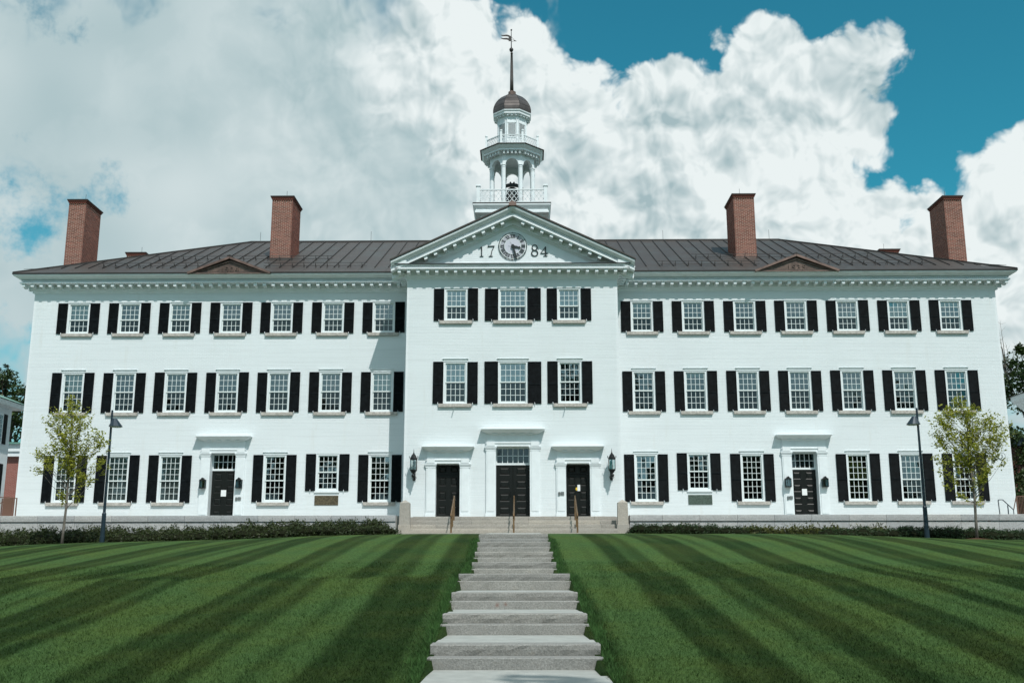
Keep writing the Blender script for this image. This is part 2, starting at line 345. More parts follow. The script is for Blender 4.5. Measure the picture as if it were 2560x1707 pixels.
class MB:
    def __init__(s): s.v = []; s.f = []
    def add(s, vs, fs):
        n = len(s.v); s.v += [tuple(v) for v in vs]; s.f += [tuple(i + n for i in f) for f in fs]; return s
    def box(s, x0, x1, y0, y1, z0, z1):
        return s.add([(x0, y0, z0), (x1, y0, z0), (x1, y1, z0), (x0, y1, z0), (x0, y0, z1), (x1, y0, z1), (x1, y1, z1), (x0, y1, z1)],
                     [(0, 3, 2, 1), (4, 5, 6, 7), (0, 1, 5, 4), (1, 2, 6, 5), (2, 3, 7, 6), (3, 0, 4, 7)])
    def bbox(s, x0, x1, y0, y1, z0, z1, b=0.02):
        """box whose front/top edges are chamfered"""
        vs = []
        for z, ins in ((z0, 0), (z1 - b, 0), (z1, b)):
            for (x, y) in ((x0 + ins, y0 + ins), (x1 - ins, y0 + ins), (x1 - ins, y1 - ins), (x0 + ins, y1 - ins)): vs.append((x, y, z))
        fs = [(0, 3, 2, 1), (8, 9, 10, 11)]
        for l in (0, 4):
            for i in range(4):
                j = (i + 1) % 4; fs.append((l + i, l + j, l + 4 + j, l + 4 + i))
        return s.add(vs, fs)
    def bar(s, a, b, w, h=None, up=(0, 0, 1)):
        h = h or w; a = Vector(a); b = Vector(b); d = (b - a).normalized(); u = Vector(up)
        if abs(d.dot(u)) > 0.99: u = Vector((1, 0, 0))
        sx = d.cross(u).normalized(); su = sx.cross(d).normalized()
        vs = []
        for p in (a, b):
            for (i, j) in ((-1, -1), (1, -1), (1, 1), (-1, 1)): vs.append(p + sx * (i * w / 2) + su * (j * h / 2))
        return s.add(vs, [(0, 3, 2, 1), (4, 5, 6, 7), (0, 1, 5, 4), (1, 2, 6, 5), (2, 3, 7, 6), (3, 0, 4, 7)])
    def tube(s, pts, rad, n=8, cap=True):
        pts = [Vector(p) for p in pts]; rad = rad if hasattr(rad, '__len__') else [rad] * len(pts)
        base = len(s.v); up = Vector((0.13, 0.2, 1)).normalized()
        for i, p in enumerate(pts):
            d = (pts[min(i + 1, len(pts) - 1)] - pts[max(i - 1, 0)]).normalized()
            sx = d.cross(up)
            if sx.length < 0.05: sx = d.cross(Vector((1, 0, 0)))
            sx.normalize(); sy = sx.cross(d).normalized()
            for k in range(n):
                a = 2 * pi * k / n; s.v.append(tuple(p + (sx * cos(a) + sy * sin(a)) * rad[i]))
        for i in range(len(pts) - 1):
            for k in range(n):
                k2 = (k + 1) % n; s.f.append((base + i * n + k, base + i * n + k2, base + (i + 1) * n + k2, base + (i + 1) * n + k))
        if cap:
            s.f.append(tuple(base + k for k in range(n))[::-1]); s.f.append(tuple(base + (len(pts) - 1) * n + k for k in range(n)))
        return s
    def lathe(s, prof, c=(0, 0, 0), n=16, rot=0.0, cap=True):
        base = len(s.v)
        for (r, z) in prof:
            for k in range(n):
                a = 2 * pi * k / n + rot; s.v.append((c[0] + r * cos(a), c[1] + r * sin(a), c[2] + z))
        m = len(prof)
        for i in range(m - 1):
            for k in range(n):
                k2 = (k + 1) % n; s.f.append((base + i * n + k, base + i * n + k2, base + (i + 1) * n + k2, base + (i + 1) * n + k))
        if cap:
            s.f.append(tuple(base + k for k in range(n))[::-1]); s.f.append(tuple(base + (m - 1) * n + k for k in range(n)))
        return s
    def prism(s, poly, axis, a, b):
        """polygon (2D) extruded along axis: 'y' poly=(x,z); 'x' poly=(y,z); 'z' poly=(x,y)"""
        def P(p, t): return {'y': (p[0], t, p[1]), 'x': (t, p[0], p[1]), 'z': (p[0], p[1], t)}[axis]
        n = len(poly)
        return s.add([P(p, a) for p in poly] + [P(p, b) for p in poly],
                     [tuple(range(n)), tuple(range(n, 2 * n))[::-1]] + [(i, i + n, (i + 1) % n + n, (i + 1) % n) for i in range(n)])
    def sweep(s, path, prof, closed=False):
        """profile (p outward, z) swept along plan path (x, y), outward = right-hand side of travel"""
        path = [Vector(p) for p in path]; n = len(path); rows = []
        for i in range(n):
            if closed or 0 < i < n - 1:
                d0 = (path[i] - path[i - 1]).normalized(); d1 = (path[(i + 1) % n] - path[i]).normalized()
            elif i == 0: d0 = d1 = (path[1] - path[0]).normalized()
            else: d0 = d1 = (path[-1] - path[-2]).normalized()
            n0 = Vector((d0.y, -d0.x)); n1 = Vector((d1.y, -d1.x)); m = (n0 + n1).normalized(); m = m / max(0.2, m.dot(n0))
            rows.append(m)
        vs = []
        for i in range(n):
            for (p, z) in prof: q = path[i] + rows[i] * p; vs.append((q.x, q.y, z))
        k = len(prof); fs = []
        for i in range(n if closed else n - 1):
            j = (i + 1) % n
            for a in range(k):
                b = (a + 1) % k; fs.append((i * k + a, j * k + a, j * k + b, i * k + b))
        if not closed: fs += [tuple(range(k)), tuple((n - 1) * k + a for a in range(k))[::-1]]
        return s.add(vs, fs)
    def mesh(s, name, m, smooth=False, fix=True):
        me = bpy.data.meshes.new(name); me.from_pydata(s.v, [], s.f); me.update()
        if fix:
            import bmesh
            bm = bmesh.new(); bm.from_mesh(me); bmesh.ops.recalc_face_normals(bm, faces=bm.faces); bm.to_mesh(me); bm.free()
        if smooth:
            for p in me.polygons: p.use_smooth = True
        if m: me.materials.append(m)
        return me


def put(name, data, parent=None, loc=(0, 0, 0), rot=0.0, kind=None, label=None, cat=None, group=None):
    o = bpy.data.objects.new(name, data); COL.objects.link(o)
    loc = Vector(loc); M = Matrix.Translation(loc) @ Matrix.Rotation(rot, 4, 'Z')
    WPOS[o.name] = M
    if parent is not None:
        o.parent = parent; o.matrix_parent_inverse = Matrix.Identity(4)
        L = WPOS[parent.name].inverted() @ M
        o.location = L.to_translation(); o.rotation_euler = L.to_euler()
    else:
        o.location = loc; o.rotation_euler = (0, 0, rot)
    if kind: o['kind'] = kind
    if label: o['label'] = label
    if cat: o['category'] = cat
    if group: o['group'] = group
    return o


def part(name, mb, m, parent, kind=None, label=None, smooth=False, loc=(0, 0, 0)):
    return put(name, mb.mesh(name, m, smooth), parent, loc=loc, kind=kind, label=label)


def thing(name, label, cat, loc=(0, 0, 0), group=None, rot=0.0):
    return put(name, None, None, loc=loc, rot=rot, label=label, cat=cat, group=group)


def struct(name, mb, m, smooth=False):
    return put(name, mb.mesh(name, m, smooth), None, kind='structure')


def np_mesh(name, V, F, m, tone=None):
    me = bpy.data.meshes.new(name); V = np.asarray(V, np.float32).reshape(-1, 3); F = np.asarray(F, np.int32)
    k = F.shape[1]
    me.vertices.add(len(V)); me.vertices.foreach_set('co', V.ravel())
    me.loops.add(F.size); me.loops.foreach_set('vertex_index', F.ravel())
    me.polygons.add(len(F)); me.polygons.foreach_set('loop_start', np.arange(0, F.size, k, dtype=np.int32))
    me.update(calc_edges=True); me.validate()
    me.polygons.foreach_set('use_smooth', np.zeros(len(me.polygons), bool))
    if tone is not None:
        a = me.attributes.new('tone', 'FLOAT', 'FACE'); a.data.foreach_set('value', np.asarray(tone, np.float32))
    me.materials.append(m)
    return me


def text_mesh(body, size, ext, m, spacing=1.0):
    cu = bpy.data.curves.new('text', 'FONT'); cu.body = body; cu.size = size; cu.extrude = ext; cu.align_x = 'CENTER'; cu.space_character = spacing
    o = bpy.data.objects.new('text_tmp', cu); COL.objects.link(o); bpy.context.view_layer.update()
    me = bpy.data.meshes.new_from_object(o.evaluated_get(bpy.context.evaluated_depsgraph_get())); bpy.data.objects.remove(o); me.materials.clear(); me.materials.append(m)
    return me


# ------------------------------------------------------------------ ground
AXX, AXK = 0.19, 0.0108          # axis of the steps


def axis_x(y): return AXX + AXK * (-14.13 - y)


STEP = [(-14.13, 4.06), (-16.03, 3.772), (-18.03, 3.473), (-20.0, 3.195), (-22.27, 2.93), (-25.01, 2.584), (-27.62, 2.282), (-30.3, 1.963)]
PROF = [(-200, 0.9), (-80, 1.0), (-46, 1.28), (-36, 1.36), (-33.6, 1.42), (-30.5, 1.80), (-27.8, 2.12), (-25.2, 2.42), (-22.5, 2.78), (-20.2, 3.03), (-18.2, 3.32), (-16.2, 3.62),
        (-14.4, 3.86), (-12.0, 4.09), (-10.0, 4.20), (-6.0, 4.31), (-4.6, 4.37), (-2.4, 4.44), (-1.5, 4.46), (0, 4.46), (200, 4.46)]
PY = np.array([p[0] for p in PROF]); PZ = np.array([p[1] for p in PROF])


def gz(x, y):
    x = np.asarray(x, float); y = np.asarray(y, float)
    c = np.interp(y, PY, PZ)
    wgt = np.clip((y + 34) / 20, 0, 1)
    s = np.clip((-x - 3.0) / 17.5, 0, 1.6); r = np.clip((x - 5.0) / 16.0, 0, 1.6)
    c = c - wgt * (0.56 * s ** 1.25 + 0.34 * r ** 1.3) * np.clip((2 - y) / 4, 0, 1)
    c = c + 0.03 * np.sin(x * 0.5 + y * 0.31) * np.clip((np.abs(x) - 3) / 4, 0, 1) + 0.025 * np.sin(x * 0.23 - y * 0.47) * np.clip((np.abs(x) - 3) / 4, 0, 1)
    return c


def build_ground():
    xs = np.concatenate([[-400, -200, -110, -70, -50], np.arange(-40, -4.01, 0.5), np.arange(-4, 4.01, 0.1), np.arange(4.5, 40.1, 0.5), [50, 70, 110, 200, 400]])
    ys = np.concatenate([[-400, -200, -120, -90, -70, -60, -52], np.arange(-48, -36, 1.0), np.arange(-36, -1.0, 0.25), [0, 5, 20, 50, 100, 200, 400]])
    X, Y = np.meshgrid(xs, ys); Z = gz(X, Y)
    ax = AXX + AXK * (-14.13 - Y)
    dip = (np.abs(X - ax) < np.where(Y > -21.2, 0.92, 1.12)) & (Y < -2.2) & (Y > -34.2)
    Z = Z - dip * 0.5
    V = np.stack([X, Y, Z], -1).reshape(-1, 3); nx = len(xs); ny = len(ys)
    i, j = np.meshgrid(np.arange(nx - 1), np.arange(ny - 1)); a = (j * nx + i).ravel()
    F = np.stack([a, a + 1, a + 1 + nx, a + nx], -1)
    me = np_mesh('lawn', V, F, M_LAWN)
    for p in me.polygons: p.use_smooth = True
    put('lawn', me, None, kind='structure')


def stripe_color(g, pos, blade=False):
    x, y, z = g.sep(pos)
    wob = g.math('MULTIPLY', g.math('SUBTRACT', g.noise(g.comb(x, g.math('MULTIPLY', y, 0.35), 0.0), 0.30, 2, 0.5), 0.5), 0.40)
    xa = g.math('SUBTRACT', x, g.math('ADD', AXX, g.math('MULTIPLY', g.math('SUBTRACT', -14.13, y), AXK)))
    fan = g.math('MULTIPLY', g.math('MULTIPLY', xa, g.math('MAXIMUM', g.math('ADD', y, 22.0), 0.0)), 0.018)
    u = g.math('ADD', g.math('ADD', xa, wob), fan)
    au = g.math('ABSOLUTE', u)
    # mower passes, sheen of bent blades painted as colour: two wide a side, finer inside
    rt = g.smooth(u, -0.2, 0.2)
    s1 = g.math('SINE', g.math('ADD', g.math('MULTIPLY', au, 2 * pi / 3.1), 0.66))
    s1r = g.math('MULTIPLY', g.math('SINE', g.math('ADD', g.math('MULTIPLY', au, 2 * pi / 1.95), 0.9)), 0.95)
    s1 = g.math('ADD', g.math('MULTIPLY', s1, g.math('SUBTRACT', 1.0, rt)), g.math('MULTIPLY', s1r, rt))
    s2 = g.math('SINE', g.math('ADD', g.math('MULTIPLY', u, 2 * pi / 0.78), 1.2))
    s3 = g.math('SINE', g.math('ADD', g.math('MULTIPLY', u, 2 * pi / 7.3), 0.4))
    far = g.smooth(g.math('ADD', y, g.math('MULTIPLY', g.noise(g.comb(x, 0.0, 0.0), 0.35, 2, 0.5), 1.2)), -21.6, -20.9)
    s1b = g.math('SINE', g.math('ADD', g.math('MULTIPLY', u, 2 * pi / 2.1), 2.4))
    s = g.math('ADD', g.math('MULTIPLY', s1, g.math('SUBTRACT', 1.0, far)), g.math('MULTIPLY', s1b, far))
    soft = g.math('MULTIPLY', g.math('SUBTRACT', g.noise(g.comb(g.math('MULTIPLY', u, 1.9), g.math('MULTIPLY', y, 0.12), 0.0), 1.0, 4, 0.6), 0.5), 1.7)
    f = g.math('ADD', g.math('ADD', g.math('MULTIPLY', s, 0.95), g.math('MULTIPLY', s3, 0.25)), g.math('ADD', g.math('MULTIPLY', s2, 0.62), soft))
    k = g.smooth(f, -0.85, 0.85)
    line = g.math('MULTIPLY', g.smooth(g.math('ABSOLUTE', g.math('ADD', g.math('ADD', y, 21.6), g.math('MULTIPLY', g.noise(g.comb(x, 0.0, 0.0), 0.4, 3, 0.5), 0.5))), 0.28, 0.05), 0.22)
    k = g.math('SUBTRACT', k, line, clamp=True)
    patch = g.noise(pos, 0.55, 5, 0.62)
    dark = g.mix(g.smooth(patch, 0.35, 0.7), (0.016, 0.041, 0.009), (0.034, 0.055, 0.012))
    light = g.mix(g.smooth(patch, 0.35, 0.7), (0.058, 0.118, 0.036), (0.070, 0.119, 0.030))
    c = g.mix(k, dark, light)
    sp = g.noise(pos, 17.0 if not blade else 9.0, 5, 0.85)
    c = g.mix(g.smooth(sp, 0.35, 0.72), g.mix(1.0, c, (0.58, 0.58, 0.54), 'MULTIPLY'), g.mix(1.0, c, (1.42, 1.38, 1.34), 'MULTIPLY'))
    return c


def b_lawn(g, base):
    g.t.links.new(stripe_color(g, g.pos), g.b.inputs['Base Color'])
    bn = nd(g.t, 'ShaderNodeBump'); bn.inputs['Strength'].default_value = 0.9; bn.inputs['Distance'].default_value = 0.04
    g.t.links.new(g.noise(g.pos, 34, 4, 0.75), bn.inputs['Height']); g.t.links.new(bn.outputs[0], g.b.inputs['Normal'])


M_LAWN = mat('mown_lawn', (0.04, 0.09, 0.03), 0.9, 0, 0.08, b_lawn)
M_BLADE = mat('grass_blades', (0.04, 0.09, 0.03), 0.75, 0, 0.12, lambda g, b: g.t.links.new(stripe_color(g, g.pos, True), g.b.inputs['Base Color']))
build_ground()


def blades(name, x, y, hmin, hmax, w, lean, m):
    n = len(x); z = gz(x, y) - 0.01
    h = RNG.uniform(hmin, hmax, n); a = RNG.uniform(0, 2 * pi, n); dx = np.cos(a) * w / 2; dy = np.sin(a) * w / 2
    lx = RNG.normal(0, lean, n) * h; ly = RNG.normal(0, lean, n) * h
    V = np.empty((n, 3, 3)); V[:, 0] = np.stack([x - dx, y - dy, z], -1); V[:, 1] = np.stack([x + dx, y + dy, z], -1); V[:, 2] = np.stack([x + lx, y + ly, z + h], -1)
    return np_mesh(name, V.reshape(-1, 3), np.arange(3 * n).reshape(-1, 3), m)


def build_grass():
    n = 330000
    y = -34 + 15 * RNG.random(n) ** 1.45; x = 0.5 + RNG.uniform(-1, 1, n) * (1.6 + (y + 46) * 0.50)
    ax = AXX + AXK * (-14.13 - y); keep = np.abs(x - ax) > 1.19
    put('grass', blades('grass', x[keep], y[keep], 0.025, 0.065, 0.012, 0.6, M_BLADE), None, kind='stuff')
    n = 26000
    y = RNG.uniform(-34, -14.2, n); sd = RNG.choice([-1, 1], n); half = np.where(y > -21.6, 1.02, 1.23)
    clump = 0.5 + 0.5 * np.sin(y * 3.1 + sd) * np.sin(y * 7.7 + 2 * sd)
    x = AXX + AXK * (-14.13 - y) + sd * (half + np.abs(RNG.normal(0.0, 0.10, n)))
    keep = RNG.random(n) < 0.35 + 0.65 * clump
    put('edge_grass', blades('edge_grass', x[keep], y[keep], 0.04, 0.125, 0.011, 0.45, M_EDGE), None, kind='stuff')


M_EDGE = mat('long_edge_grass', (0.036, 0.088, 0.022), 0.7, 0, 0.15, vary(0.35, 4.0))
build_grass()

# ------------------------------------------------------------------ approach steps
def rough_block(x0, x1, y0, y1, z0, z1, b=0.02, seed=0, amp=0.008):
    r = random.Random(seed); mb = MB(); n = max(2, int((x1 - x0) / 0.16)); rows = []
    # front face subdivided, pitched
    for (zz, yy) in ((z0, y0 + 0.012), (z0 + (z1 - z0) * 0.5, y0), (z1 - b, y0), (z1, y0 + b)):
        rows.append([(x0 + (x1 - x0) * i / n, yy + (r.uniform(-amp, amp)), zz + (r.uniform(-0.003, 0.003) if zz > z0 else 0)) for i in range(n + 1)])
    vs = [p for row in rows for p in row]; k = n + 1
    fs = [(a * k + i, a * k + i + 1, (a + 1) * k + i + 1, (a + 1) * k + i) for a in range(3) for i in range(n)]
    mb.add(vs, fs)
    b0 = len(mb.v); mb.v += [(x0, y1, z0), (x1, y1, z0), (x0, y1, z1), (x1, y1, z1)]
    for i in range(n): pass
    top = [3 * k + i for i in range(k)]
    mb.f.append(tuple(top + [b0 + 3, b0 + 2])); mb.f.append((0, k, 2 * k, 3 * k, b0 + 2, b0)); mb.f.append((b0 + 1, b0 + 3, 3 * k + n, 2 * k + n, k + n, n))
    mb.f.append((b0, b0 + 2, b0 + 3, b0 + 1)); mb.f.append(tuple(list(range(n, -1, -1)) + [b0, b0 + 1]))
    return mb


def build_steps():
    ys = [(0.0, 4.06)]
    root = thing('stone_stairway', 'long straight flight of paired grey granite steps climbing the lawn to the entrance', 'steps', (axis_x(-14.13), -14.13, 4.06))
    lst = STEP + [(-33.1, 1.65)]
    for k, (y, z) in enumerate(lst):
        hw = 1.015 if k < 4 else 1.22; cx = axis_x(y); z1 = z - 0.152; zb = (lst[k + 1][1] if k + 1 < len(lst) else 1.34)
        part('step_block', rough_block(cx - hw, cx + hw, y, y + 0.46, z1 + 0.002, z, 0.014, 50 + k), M_GRAN, root)
        m = M_GRANR if k == 5 else M_GRAN
        part('step_block', rough_block(cx - hw - 0.012, cx + hw + 0.012, y - 0.38, y + 0.1, zb - 0.14, z1, 0.016, 80 + k), m, root)
        if k > 0:
            yb = lst[k - 1][0] - 0.38 + 0.012; hw2 = hw - 0.03 if k != 4 else 1.0
            mb = MB().box(cx - hw2, cx + hw2, y + 0.462, yb, z - 0.12, z - 0.004)
            part('landing_slab', mb, M_CONC, root)
    cx = axis_x(-36)
    part('landing_slab', MB().box(cx - 1.2, cx + 1.2, -50, -33.49, 1.22, 1.345), M_CONC, root)
    cx = axis_x(-8)
    mb = MB().add([(cx - .99, -13.66, 3.90), (cx + .99, -13.66, 3.90), (cx + .99, -2.75, 4.30), (cx - .99, -2.75, 4.30), (cx - .99, -13.66, 4.055), (cx + .99, -13.66, 4.055), (cx + .99, -2.75, 4.472), (cx - .99, -2.75, 4.472)],
                  [(0, 3, 2, 1), (4, 5, 6, 7), (0, 1, 5, 4), (1, 2, 6, 5), (2, 3, 7, 6), (3, 0, 4, 7)])
    part('landing_slab', mb, M_CONC, root)


build_steps()

# ------------------------------------------------------------------ terrace, entrance stairs
R = 2.395            # wing facade plane
HW = 22.73           # half length of the building
PW = 4.73            # half width of the pavilion
ZT = 5.22            # terrace level


def build_terrace():
    tf = MB().box(-60, -4.7, -1.55, 60, 4.2, ZT).box(4.8, 60, -1.55, 60, 4.2, ZT).box(-4.7, 4.8, -0.02, 60, 4.2, ZT)
    struct('terrace_floor', tf, M_CONC)
    jl = [-22.75, -21.22, -19.685, -18.149, -16.605, -15.09, -13.567, -12.045, -10.515, -8.995, -7.458, -5.923, -4.80]
    jr = [4.86, 6.202, 7.745, 9.295, 10.818, 12.339, 13.877, 15.405, 16.914, 18.457, 20.017, 21.55, 23.1]
    for js, side, lab in ((jl, -1, 'low grey granite terrace wall behind the dark yew bushes, west of the entrance stairs'),
                          (jr, 1, 'low grey granite terrace wall with small amber step lights, east of the entrance stairs')):
        root = thing('terrace_wall', lab, 'wall', ((js[0] + js[-1]) / 2, -1.8, 4.4))
        ext = ([js[0] - 1.53 * i for i in (3, 2, 1)] + js) if side < 0 else (js + [js[-1] + 1.53 * i for i in (1, 2, 3)])
        for i in range(len(ext) - 1):
            a, b = ext[i] + 0.006, ext[i + 1] - 0.006
            part('coping_block', rough_block(a, b, -1.86, -1.3, 4.985, ZT + 0.012, 0.012, 300 + i, 0.002), M_GRANW, root)
            part('wall_block', rough_block(a, b, -1.80, -1.35, 4.30, 4.958, 0.004, 400 + i, 0.003), M_GRANW, root)
        part('recess_band', MB().box(ext[0], ext[-1], -1.785, -1.36, 4.959, 4.984), M_GRANW, root)
    for i, x in enumerate((15.849, 16.602, 17.372, 18.093, 18.862, 19.615, 20.367)):
        put('step_light', MB().bbox(x - 0.065, x + 0.065, -1.80, -1.76, 4.938, 4.978, 0.004).mesh('step_light', M_COPN), None,
            label='tiny amber recessed light, %s from the west in the east terrace wall' % ['first', 'second', 'third', 'fourth', 'fifth', 'sixth', 'seventh'][i], cat='light', group='recessed lights along the east terrace wall')
    root = thing('entrance_stairs', 'wide buff granite stairs between two posts before the three black doors', 'stairs', (0, -1.6, 4.46))
    R2 = random.Random(5)
    for k in range(5):
        yf = -0.9 - 0.36 * k; zt = ZT - 0.182 * k; zb = ZT - 0.182 * (k + 1)
        xa, xb = (-4.2, 4.36) if k < 4 else (-4.45, 4.6)
        cuts = [xa] + sorted(R2.uniform(xa + 1 + i * 2.7, xa + 2.6 + i * 2.7) for i in range(3)) + [xb]
        for i in range(len(cuts) - 1):
            part('step_block', rough_block(cuts[i] + 0.004, cuts[i + 1] - 0.004, yf, yf + 0.5, zb - 0.01, zt, 0.012, k * 9 + i, 0.003), M_GRANT, root)
    part('landing_slab', MB().box(-4.7, 4.8, -0.42, 0.0, 4.9, ZT + 0.004), M_GRANT, root)
    part('stair_base', MB().box(-4.66, 4.8, -2.86, -2.1, 4.2, 4.475), M_GRANT, root)
    for s, x0, lab in ((-1, -4.66, 'buff granite post with a pyramid top at the west end of the entrance stairs'), (1, 4.36, 'buff granite post with a pyramid top at the east end of the entrance stairs')):
        root = thing('stone_post', lab, 'post', (x0 + 0.22, -1.7, 4.46))
        x1 = x0 + 0.44; y0, y1 = -1.92, -1.48
        part('post_base', MB().bbox(x0 - 0.03, x1 + 0.03, y0 - 0.03, -0.5, 4.3, 4.84, 0.01), M_GRANT, root)
        c = ((x0 + x1) / 2, (y0 + y1) / 2)
        t = 0.02
        vs = [(x0, y0, 4.84), (x1, y0, 4.84), (x1, y1, 4.84), (x0, y1, 4.84), (x0 + t, y0 + t, 5.74), (x1 - t, y0 + t, 5.74), (x1 - t, y1 - t, 5.74), (x0 + t, y1 - t, 5.74), (c[0], c[1], 5.87)]
        part('post_shaft', MB().add(vs, [(0, 3, 2, 1), (0, 1, 5, 4), (1, 2, 6, 5), (2, 3, 7, 6), (3, 0, 4, 7), (4, 5, 8), (5, 6, 8), (6, 7, 8), (7, 4, 8)]), M_GRANT, root)
    for x, lab in ((-2.46, 'dull brass handrail on the stairs before the west side door'), (0.08, 'dull brass handrail on the stairs before the tall centre door'), (2.66, 'dull brass handrail on the stairs before the east side door')):
        root = thing('handrail', lab, 'handrail', (x, -1.7, 4.46))
        tl = 0.0
        part('rail', MB().tube([(x, -0.55, 5.95), (x, -0.72, 6.06), (x, -0.95, 6.08), (x, -2.62, 5.27), (x, -2.74, 5.20), (x, -2.74, 5.05)], 0.024, 8), M_BRASS, root, smooth=True)
        part('post', MB().box(x - 0.03, x + 0.03, -0.92, -0.88, 5.0, 6.05), M_BRASS, root)
        part('post', MB().box(x - 0.035, x + 0.035, -2.62, -2.58, 4.40, 5.28), M_BRASS, root)
        part('post', MB().box(x - 0.025, x + 0.025, -1.75, -1.72, 4.75, 5.68), M_BRASS, root)


build_terrace()

# ------------------------------------------------------------------ the college hall
hall = thing('college_hall', 'long three storey white painted brick hall with black shutters, clock pediment and belfry', 'building', (0, R, ZT))
COLX = [6.081, 8.487, 10.911, 13.310, 15.729, 18.138, 20.555]
XP = [-2.52, 0.03, 2.55]
ROWZ = {1: 6.035, 2: 10.16, 3: 13.915}
ROWH = {1: 2.165, 2: 1.90, 3: 1.50}
openings = {'w': [], 'p': []}


def build_windows():
    cache = {}
    pane_budget = [300]
    def geo(kind):
        wf, h, cols, ru, rl, zm = {
            'r1': (1.03, 2.165, 4, 4, 3, 0.985), 'r2': (1.03, 1.90, 4, 3, 3, 0.975), 'r3': (1.03, 1.50, 4, 3, 2, 0.68),
            'c2': (1.30, 1.90, 5, 3, 3, 0.975), 'c3': (1.30, 1.50, 5, 3, 2, 0.68), 'sm': (1.03, 1.70, 4, 3, 3, 0.86)}[kind]
        c = 0.072; hw = wf / 2
        fr = MB().box(-hw, -hw + c, 0.015, 0.2, 0, h).box(hw - c, hw, 0.015, 0.2, 0, h).box(-hw + c, hw - c, 0.015, 0.2, h - c, h).box(-hw + c, hw - c, 0.015, 0.2, 0, c)
        gx = hw - c
        def sash(z0, z1, y0, y1, rows):
            st = 0.042; mb = MB()
            mb.box(-gx, -gx + st, y0, y1, z0, z1).box(gx - st, gx, y0, y1, z0, z1).box(-gx + st, gx - st, y0, y1, z0, z0 + 0.055).box(-gx + st, gx - st, y0, y1, z1 - 0.045, z1)
            ax0, ax1, az0, az1 = -gx + st, gx - st, z0 + 0.055, z1 - 0.045
            for i in range(1, cols):
                x = ax0 + (ax1 - ax0) * i / cols; mb.box(x - 0.011, x + 0.011, y0 + 0.004, y1 - 0.004, az0, az1)
            for j in range(1, rows):
                z = az0 + (az1 - az0) * j / rows; mb.box(ax0, ax1, y0 + 0.006, y1 - 0.006, z - 0.010, z + 0.010)
            cells = [(ax0 + (ax1 - ax0) * i / cols, ax0 + (ax1 - ax0) * (i + 1) / cols, az0 + (az1 - az0) * j / rows, az0 + (az1 - az0) * (j + 1) / rows) for j in range(rows) for i in range(cols)]
            return mb, cells, (y0 + y1) / 2
        up = sash(zm - 0.022, h - c, 0.075, 0.11, ru); lo = sash(c, zm + 0.022, 0.112, 0.147, rl)
        return fr, up, lo, hw, h
    def meshes(kind):
        if kind in cache: return cache[kind]
        fr, up, lo, hw, h = geo(kind)
        d = {'frame': fr.mesh('window_frame_' + kind, M_TRIM), 'up': up[0].mesh('upper_sash_' + kind, M_SASH), 'lo': lo[0].mesh('lower_sash_' + kind, M_SASH), 'upc': up, 'loc': lo, 'hw': hw, 'h': h}
        for key, (mb, cells, y), m in (('upg', up, M_GLASS), ('log', lo, M_GLASSL)):
            sizes = (cells[0][1] - cells[0][0], cells[0][3] - cells[0][2])
            d[key + '1'] = MB().box(-sizes[0] / 2, sizes[0] / 2, -0.002, 0.002, -sizes[1] / 2, sizes[1] / 2).mesh('pane_' + kind, m)
            r = random.Random(3); g = MB()
            for (a, b, c0, c1) in cells:
                t = r.uniform(-0.0012, 0.0012); q = r.uniform(-0.0012, 0.0012)
                g.add([(a, y - t - q, c0), (b, y + t - q, c0), (b, y + t + q, c1), (a, y - t + q, c1)], [(0, 1, 2, 3)])
            d[key] = g.mesh('glazing_' + kind, m, fix=False)
        # stone or wooden sill and cap
        if kind == 'sm': s = MB().box(-0.57, 0.57, -0.06, 0.05, -0.075, -0.003); d['sill'] = s.mesh('window_sill_sm', M_TRIM)
        else:
            sw = 0.73 if hw < 0.6 else 0.875
            d['sill'] = MB().bbox(-sw, sw, -0.11, 0.05, -0.145, -0.004, 0.008).mesh('window_sill_' + kind, M_SILL)
        cw = hw + 0.06
        cap = MB()
        if kind in ('r1', 'r2', 'c2'):
            cap.box(-hw, hw, -0.012, 0.05, h + 0.002, h + 0.075)
            cap.prism([(-0.012, h + 0.076), (-0.05, h + 0.10), (-0.06, h + 0.112), (0.03, h + 0.112), (0.03, h + 0.076)], 'x', -cw, cw)
        elif kind != 'sm': cap.box(-hw - 0.04, hw + 0.04, -0.02, 0.05, h + 0.002, h + 0.045)
        d['cap'] = cap.mesh('window_cap_' + kind, M_TRIM) if cap.v else None
        cache[kind] = d
        return d
    shut = {}
    def shutter(w, h):
        if (w, h) in shut: return shut[(w, h)]
        st = 0.048; f = MB().box(0, st, -0.05, -0.012, 0, h).box(w - st, w, -0.05, -0.012, 0, h)
        zm = h * 0.46
        for a, b in ((0, 0.09), (h - 0.06, h), (zm - 0.035, zm + 0.035)): f.box(st, w - st, -0.048, -0.014, a, b)
        s = MB()
        for a, b in ((0.09, zm - 0.035), (zm + 0.035, h - 0.06)):
            n = int((b - a) / 0.044)
            for i in range(n):
                z = a + (b - a) * (i + 0.5) / n; p = (b - a) / n
                s.add([(st, -0.044, z - p * 0.62), (w - st, -0.044, z - p * 0.62), (w - st, -0.018, z + p * 0.42), (st, -0.018, z + p * 0.42),
                       (st, -0.038, z - p * 0.62), (w - st, -0.038, z - p * 0.62)], [(0, 1, 2, 3), (0, 4, 5, 1)])
            s.add([(st, -0.016, a), (w - st, -0.016, a), (w - st, -0.016, b), (st, -0.016, b)], [(0, 1, 2, 3)])
        hold = MB().bar((w / 2, -0.05, 0.05), (w / 2 + 0.01, -0.085, -0.03), 0.016).bar((w / 2 + 0.01, -0.085, -0.03), (w / 2 + 0.01, 0.0, -0.07), 0.014)
